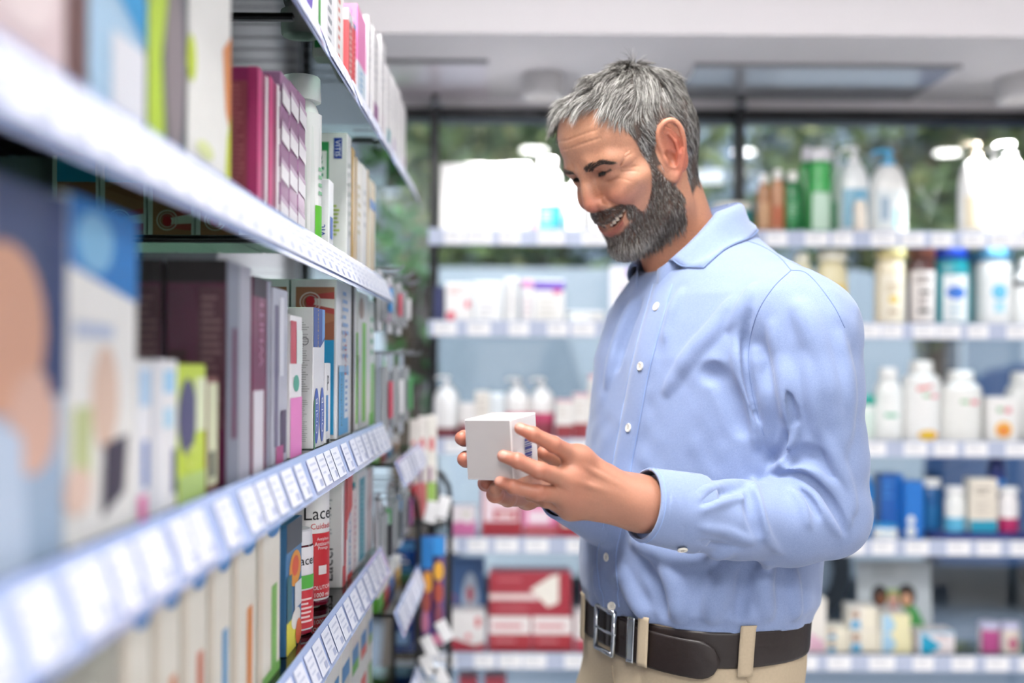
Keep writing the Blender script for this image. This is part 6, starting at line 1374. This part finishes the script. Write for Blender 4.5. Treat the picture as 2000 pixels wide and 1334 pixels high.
def make_legs(parent):
    tr = mesh_obj('trousers', tv/1000.0, tq, [CHINO], parent)
    for ph in (34, 78, -30, 140, -120, 180): band('belt_loop', np.linspace(ph-3.0, ph+3.0, 5), 1040, 1100, 8.5 if ph != 34 else 12.6, tr, CHINO, 2)
    fl = hits(TFLD, [tuple(q) for q in smooth_path([(1196, 1300), (1198, 1320), (1203, 1350), (1206, 1390)], 5)]); g = TFLD.grad(fl)
    m = MB(); m.tube([tuple(p) for p in (fl + g*0.3)/1000], 0.0011, mat('A89880', 0.9), 6); m.build('fly_seam', tr)
    pk = hits(TFLD, [tuple(q) for q in smooth_path([(1440, 1290), (1452, 1315), (1470, 1345), (1500, 1380)], 5)]); g = TFLD.grad(pk)
    m = MB(); m.tube([tuple(p) for p in (pk + g*0.3)/1000], 0.0013, mat('A89880', 0.9), 6); m.build('pocket_seam', tr)
    be = band('belt', np.linspace(0, 360, 97), 1050, 1092, 4.5, parent, LEATHER, 3.5, -3)
    # overlapping belt end with a pointed tip, keeper loop and buckle
    G = []; N = []
    for i, ph in enumerate(np.linspace(8, 68, 30)):
        t = i/29; w = 22.0 if t < 0.86 else 22.0*math.sqrt(max(0.02, 1 - ((t-0.86)/0.14)**2)); row = []; nr = []
        for e in (-1, -.85, 0, .85, 1):
            z = 1066 - 9*t + e*w; p = waist(ph, z, 8.6 + (0 if abs(e) < .9 else -.8)); row.append(p); n = p - waist(ph, z, -10); nr.append(n/np.linalg.norm(n))
        G.append(row); N.append(nr)
    grid_mesh('belt_tip', np.array(G), [LEATHER], be, 0.0034, True, np.array(N))
    band('belt_keeper', np.linspace(23, 28, 5), 1040, 1095, 10.8, be, METAL, 2.2)
    m = MB(); r = [waist(-5, 1096, 12), waist(-5, 1044, 12), waist(13, 1042, 12), waist(13, 1094, 12)]
    for a, b in ((0, 1), (1, 2), (2, 3), (3, 0)): m.tube([tuple(r[a]), tuple(r[b])], 0.0032, METAL, 10)
    m.tube([tuple(waist(-5, 1070, 13)), tuple(waist(6, 1069, 15)), tuple(waist(15, 1068, 13))], 0.002, METAL, 8)
    m.build('buckle', be, smooth=True)
    for s in (1, -1):
        e = leg_pts(s)[-1]/1000; f = TF; m = MB(); prof = []
        F = Field(np.array([e[0]*1000-190, e[1]*1000-190, -2]), np.array([e[0]*1000+190, e[1]*1000+190, 130]), 4.0)
        b = e*1000; b[2] = 0; up = np.array([0, 0, 1.0])
        F.u(rc(b + up*38 - TF*40, b + up*34 + TF*60, 40, 40), 0); F.u(rc(b + up*34 + TF*60, b + up*26 + TF*150, 42, 34), 20); F.u(rc(b + up*40 - TF*20, b + up*110 - TF*8, 42, 46), 20)
        F.d = np.maximum(F.d, 3.0 - F.ax[2][None, None, :]); v, q = nets(F.d, F.lo, F.h); mesh_obj('shoe', v/1000, q, [LEATHER], parent)
# ------------------------------------------------------------------ the man: hands and the little box
BXC = np.array([-0.01628, 1.18507, 1.31409]); BXM = np.array([[0.89369, 0.44470, -0.05967], [-0.44787, 0.89217, -0.05869], [0.02714, 0.07917, 0.99649]]); BXD = (0.0535, 0.0585, 0.0625)
def make_held_box():
    w, d, h = BXD; mb = MB(); W = mat('E2E0DF', 0.5, var=0.02); mb.box((-w/2, -d/2, 0), (w/2, d/2, h), W, 0.0009)
    pr = [('r','F',.02,.02,.98,.98,'A9A4A2')]
    for i, (a, b) in enumerate([(.30,.335),(.35,.36),(.375,.40),(.41,.45),(.47,.48),(.50,.55),(.565,.58),(.60,.62),(.64,.69)]): pr.append(('r','R',.46,a - .06,.74,b - .06,'3E4488'))
    pr.append(('r','R',.46,.12,.74,.22,'4A4E92'))
    prints(mb, pr, lambda f: face_frame(f, w, d, h), 0.5)
    # the lid flap stands a hair proud at the back
    mb.add([(-w/2, d/2, h), (w/2, d/2, h), (w/2, d/2 + 0.0003, h + 0.0008), (-w/2, d/2 + 0.0003, h + 0.0008)], [(0, 1, 2, 3), (3, 2, 1, 0)], W)
    o = mb.build('medicine_carton'); M = Matrix([list(r) for r in BXM]).to_4x4(); c = BXC - BXM @ np.array([0, 0, h/2]); M.translation = Vector(c); o.matrix_world = M
    return tag(o, 'small blank white carton with grey front held in both hands', 'box')
def hand_field(wrist, palm, fingers, lo, hi, h=1.15, extra=(), kp=13, creases=()):
    A = Field(lo, hi, h)
    for a, b, ra, rb in wrist + palm: A.u(rc(a, b, ra, rb), kp)
    for p, r in extra: chain(A, p, r, 4)
    out = A.d.copy()
    for pts, rs, k in fingers:
        Ff = Field(lo, hi, h); chain(Ff, pts, rs, 2.5)
        for p, r in zip(pts[1:-1], rs[1:-1]): Ff.u(ell(p, (r*1.05,)*3), 2)
        out = np.minimum(out, smin(A.d, Ff.d, k))
    for a, b, rr_ in creases: A.d = out; A.cut(rc(a, b, rr_, rr_), 1.2); out = A.d
    A.d = out; return A
WL = Pm(1252, 986, 1.203)
iL = [Pm(1131, 897, 1.176), Pm(1081, 868, 1.153), Pm(1041, 848, 1.144), Pm(1016, 837, 1.1455)]
mL = [Pm(1113, 938, 1.168), Pm(1053, 919, 1.137), Pm(1011, 900, 1.134), Pm(983, 891, 1.1405)]
rL = [Pm(1108, 968, 1.172), Pm(1050, 962, 1.143), Pm(1003, 951, 1.142), Pm(977, 942, 1.152)]
pL = [Pm(1114, 992, 1.185), Pm(1066, 978, 1.172), Pm(1036, 966, 1.185), Pm(1030, 955, 1.205)]
tL = [Pm(1178, 935, 1.225), Pm(1128, 910, 1.238), Pm(1086, 896, 1.228), Pm(1062, 884, 1.214)]
HL = hand_field([(Pm(1300, 996, 1.215), WL, 27, 26)],
    [(WL, iL[0], 22, 11.5), (WL, mL[0], 22, 12), (WL, rL[0], 22, 11.5), (WL, pL[0], 22, 11), (WL + np.array([0, 8, 8.]), tL[0], 20, 15), (iL[0], mL[0], 11, 11.5), (mL[0], rL[0], 11.5, 11), (rL[0], pL[0], 11, 10.5), (Pm(1180, 955, 1.20), Pm(1150, 965, 1.20), 17, 14), (iL[0], tL[0], 9, 13)],
    [(iL, [10.5, 8.1, 7.2, 6.1], 9), (mL, [10.5, 8.3, 7.4, 6.3], 9), (rL, [10, 7.9, 7.1, 6.2], 8), (pL, [9, 7.0, 6.5, 5.8], 7), (tL, [13.5, 10, 9, 7.5], 9)],
    (-45, 1105, 1205), (160, 1275, 1365), creases=[(f[i] + np.array([dx, -r_, 0.55*r_]), f[i] + np.array([dx - 0.5, -r_*0.75, -0.65*r_]), 0.55) for f, rr2 in ((iL, (0, 8.1, 7.2)), (mL, (0, 8.3, 7.4)), (rL, (0, 7.9, 7.1))) for i in (1, 2) for r_ in (rr2[i]*1.02,) for dx in ()],
    extra=[([Pm(1140, 912, 1.1635), Pm(1200, 945, 1.1745), Pm(1240, 968, 1.179)], [2.2, 2.4, 2.0]), ([Pm(1122, 940, 1.1555), Pm(1190, 962, 1.172), Pm(1240, 980, 1.178)], [2.2, 2.4, 2.0]), ([Pm(1120, 968, 1.1605), Pm(1190, 982, 1.175), Pm(1240, 992, 1.179)], [2.0, 2.2, 2.0])])
WR = Pm(1100, 952, 1.335)
iR = [Pm(1002, 878, 1.285), Pm(942, 861, 1.262), Pm(907, 856, 1.228), Pm(902, 856, 1.200)]
mR = [Pm(1006, 912, 1.285), Pm(946, 900, 1.262), Pm(911, 897, 1.226), Pm(907, 897, 1.198)]
rR = [Pm(1014, 945, 1.280), Pm(968, 948, 1.250), Pm(949, 944, 1.215), Pm(951, 943, 1.196)]
pR = [Pm(1030, 972, 1.275), Pm(992, 974, 1.222), Pm(967, 965, 1.190), Pm(968, 955, 1.178)]
tR = [Pm(1070, 915, 1.315), Pm(1050, 880, 1.30), Pm(1035, 862, 1.275), Pm(1026, 850, 1.25)]
HR = hand_field([(Pm(1165, 990, 1.40), WR, 26, 24)],
    [(WR, iR[0], 21, 12), (WR, mR[0], 21, 12), (WR, rR[0], 21, 11.5), (WR, pR[0], 21, 11), (iR[0], mR[0], 11, 11), (mR[0], rR[0], 11, 11), (rR[0], pR[0], 11, 10), (WR, tR[0], 20, 14)],
    [(iR, [10, 8.4, 8.2, 7.6], 8), (mR, [10, 8.6, 8.4, 7.8], 8), (rR, [10, 8.4, 8, 7.2], 8), (pR, [10, 8.6, 8.6, 7.2], 8), (tR, [13, 10, 9, 8], 8)],
    (-85, 1140, 1215), (120, 1430, 1370), 1.4)
def hand_tone(F, v, joints, nails):
    base = np.tile(np.array(srgb(164, 114, 92)), (len(v), 1))
    base = base*(1 + 0.05*np.sin(v[:, :1]*0.11 + v[:, 2:]*0.09) + 0.03*RNG.standard_normal((len(v), 1)))
    red = np.array(srgb(186, 104, 84))
    for p, r, a in joints: base = lerp3(base, red, a*np.exp(-((v - p)**2).sum(1)/r**2))
    for px, py, r in nails:
        p = hits(F, [(px, py)], 1100, 1300, 0.6)
        if len(p): base = lerp3(base, np.array(srgb(190, 142, 125)), 0.85*sstep(r*1.15, r*0.85, np.linalg.norm(v - p[0], axis=1)))
    return base
for F, js, nl in ((HL, [(f[i], 12, .45) for f in (iL, mL, rL) for i in (1, 2)] + [(f[0], 14, .45) for f in (iL, mL, rL)] + [(f[3], 10, .55) for f in (iL, mL, rL, pL, tL)], [(1015, 831, 4.6), (981, 887, 4.8), (974, 937, 4.6)]),
                  (HR, [(f[3], 12, .7) for f in (iR, mR, rR)] + [(f[2], 12, .6) for f in (iR, mR, rR, pR)], [])):
    v, q = nets(F.d, F.lo, F.h); BODY.append((v/1000, q, hand_tone(F, v, js, nl)))
def coarse(pts, rs, h=7.0, k=15):
    p = np.array(pts); r = max(rs); F = Field(p.min(0)-r-20, p.max(0)+r+20, h); chain(F, pts, rs, k); v, q = nets(F.d, F.lo, F.h)
    return v/1000.0, q, np.tile(np.array(srgb(186, 132, 102)), (len(v), 1))
_F = Field((-20, 1240, 880), (480, 1740, 1560), 8.0); _F.u((trunk_fn(-14), (0, 1240, 880), (480, 1740, 1560))); _F.d = np.maximum(_F.d, _F.ax[2][None, None, :] - 1525); _F.d = np.maximum(_F.d, 890 - _F.ax[2][None, None, :])
_v, _q = nets(_F.d, _F.lo, _F.h); BODY.append((_v/1000, _q, np.tile(np.array(srgb(186, 132, 102)), (len(_v), 1))))
for s in (1, -1): BODY.append(coarse(leg_pts(s), [80, 70, 52, 40]))
BODY.append(coarse(ARML[1:8], [46, 42, 38, 38, 36, 32, 27])); BODY.append(coarse(ARMR[1:], [46, 40, 36, 32, 26]))
vv = []; qq = []; cc = []; off = 0
for v, q, c in BODY: vv.append(v); qq.append(q + off); cc.append(c); off += len(v)
person = mesh_obj('person', np.concatenate(vv), np.concatenate(qq), [SKIN], None, np.concatenate(cc))
tag(person, 'bearded grey haired man in a light blue shirt looking at a small box', 'person')
make_hair(person); make_beard(person); make_brows(person); make_lashes(person); make_teeth(person)
shirt = make_shirt(person); make_collar(shirt)
make_cuff(shirt, Pm(1362, 1004, 1.233), Pm(1256, 986, 1.2015), 0.0415, 0.0372, 205)
make_cuff(shirt, Pm(1180, 997, 1.419), Pm(1100, 952, 1.331), 0.041, 0.036, None)
make_held_box()
make_legs(person)
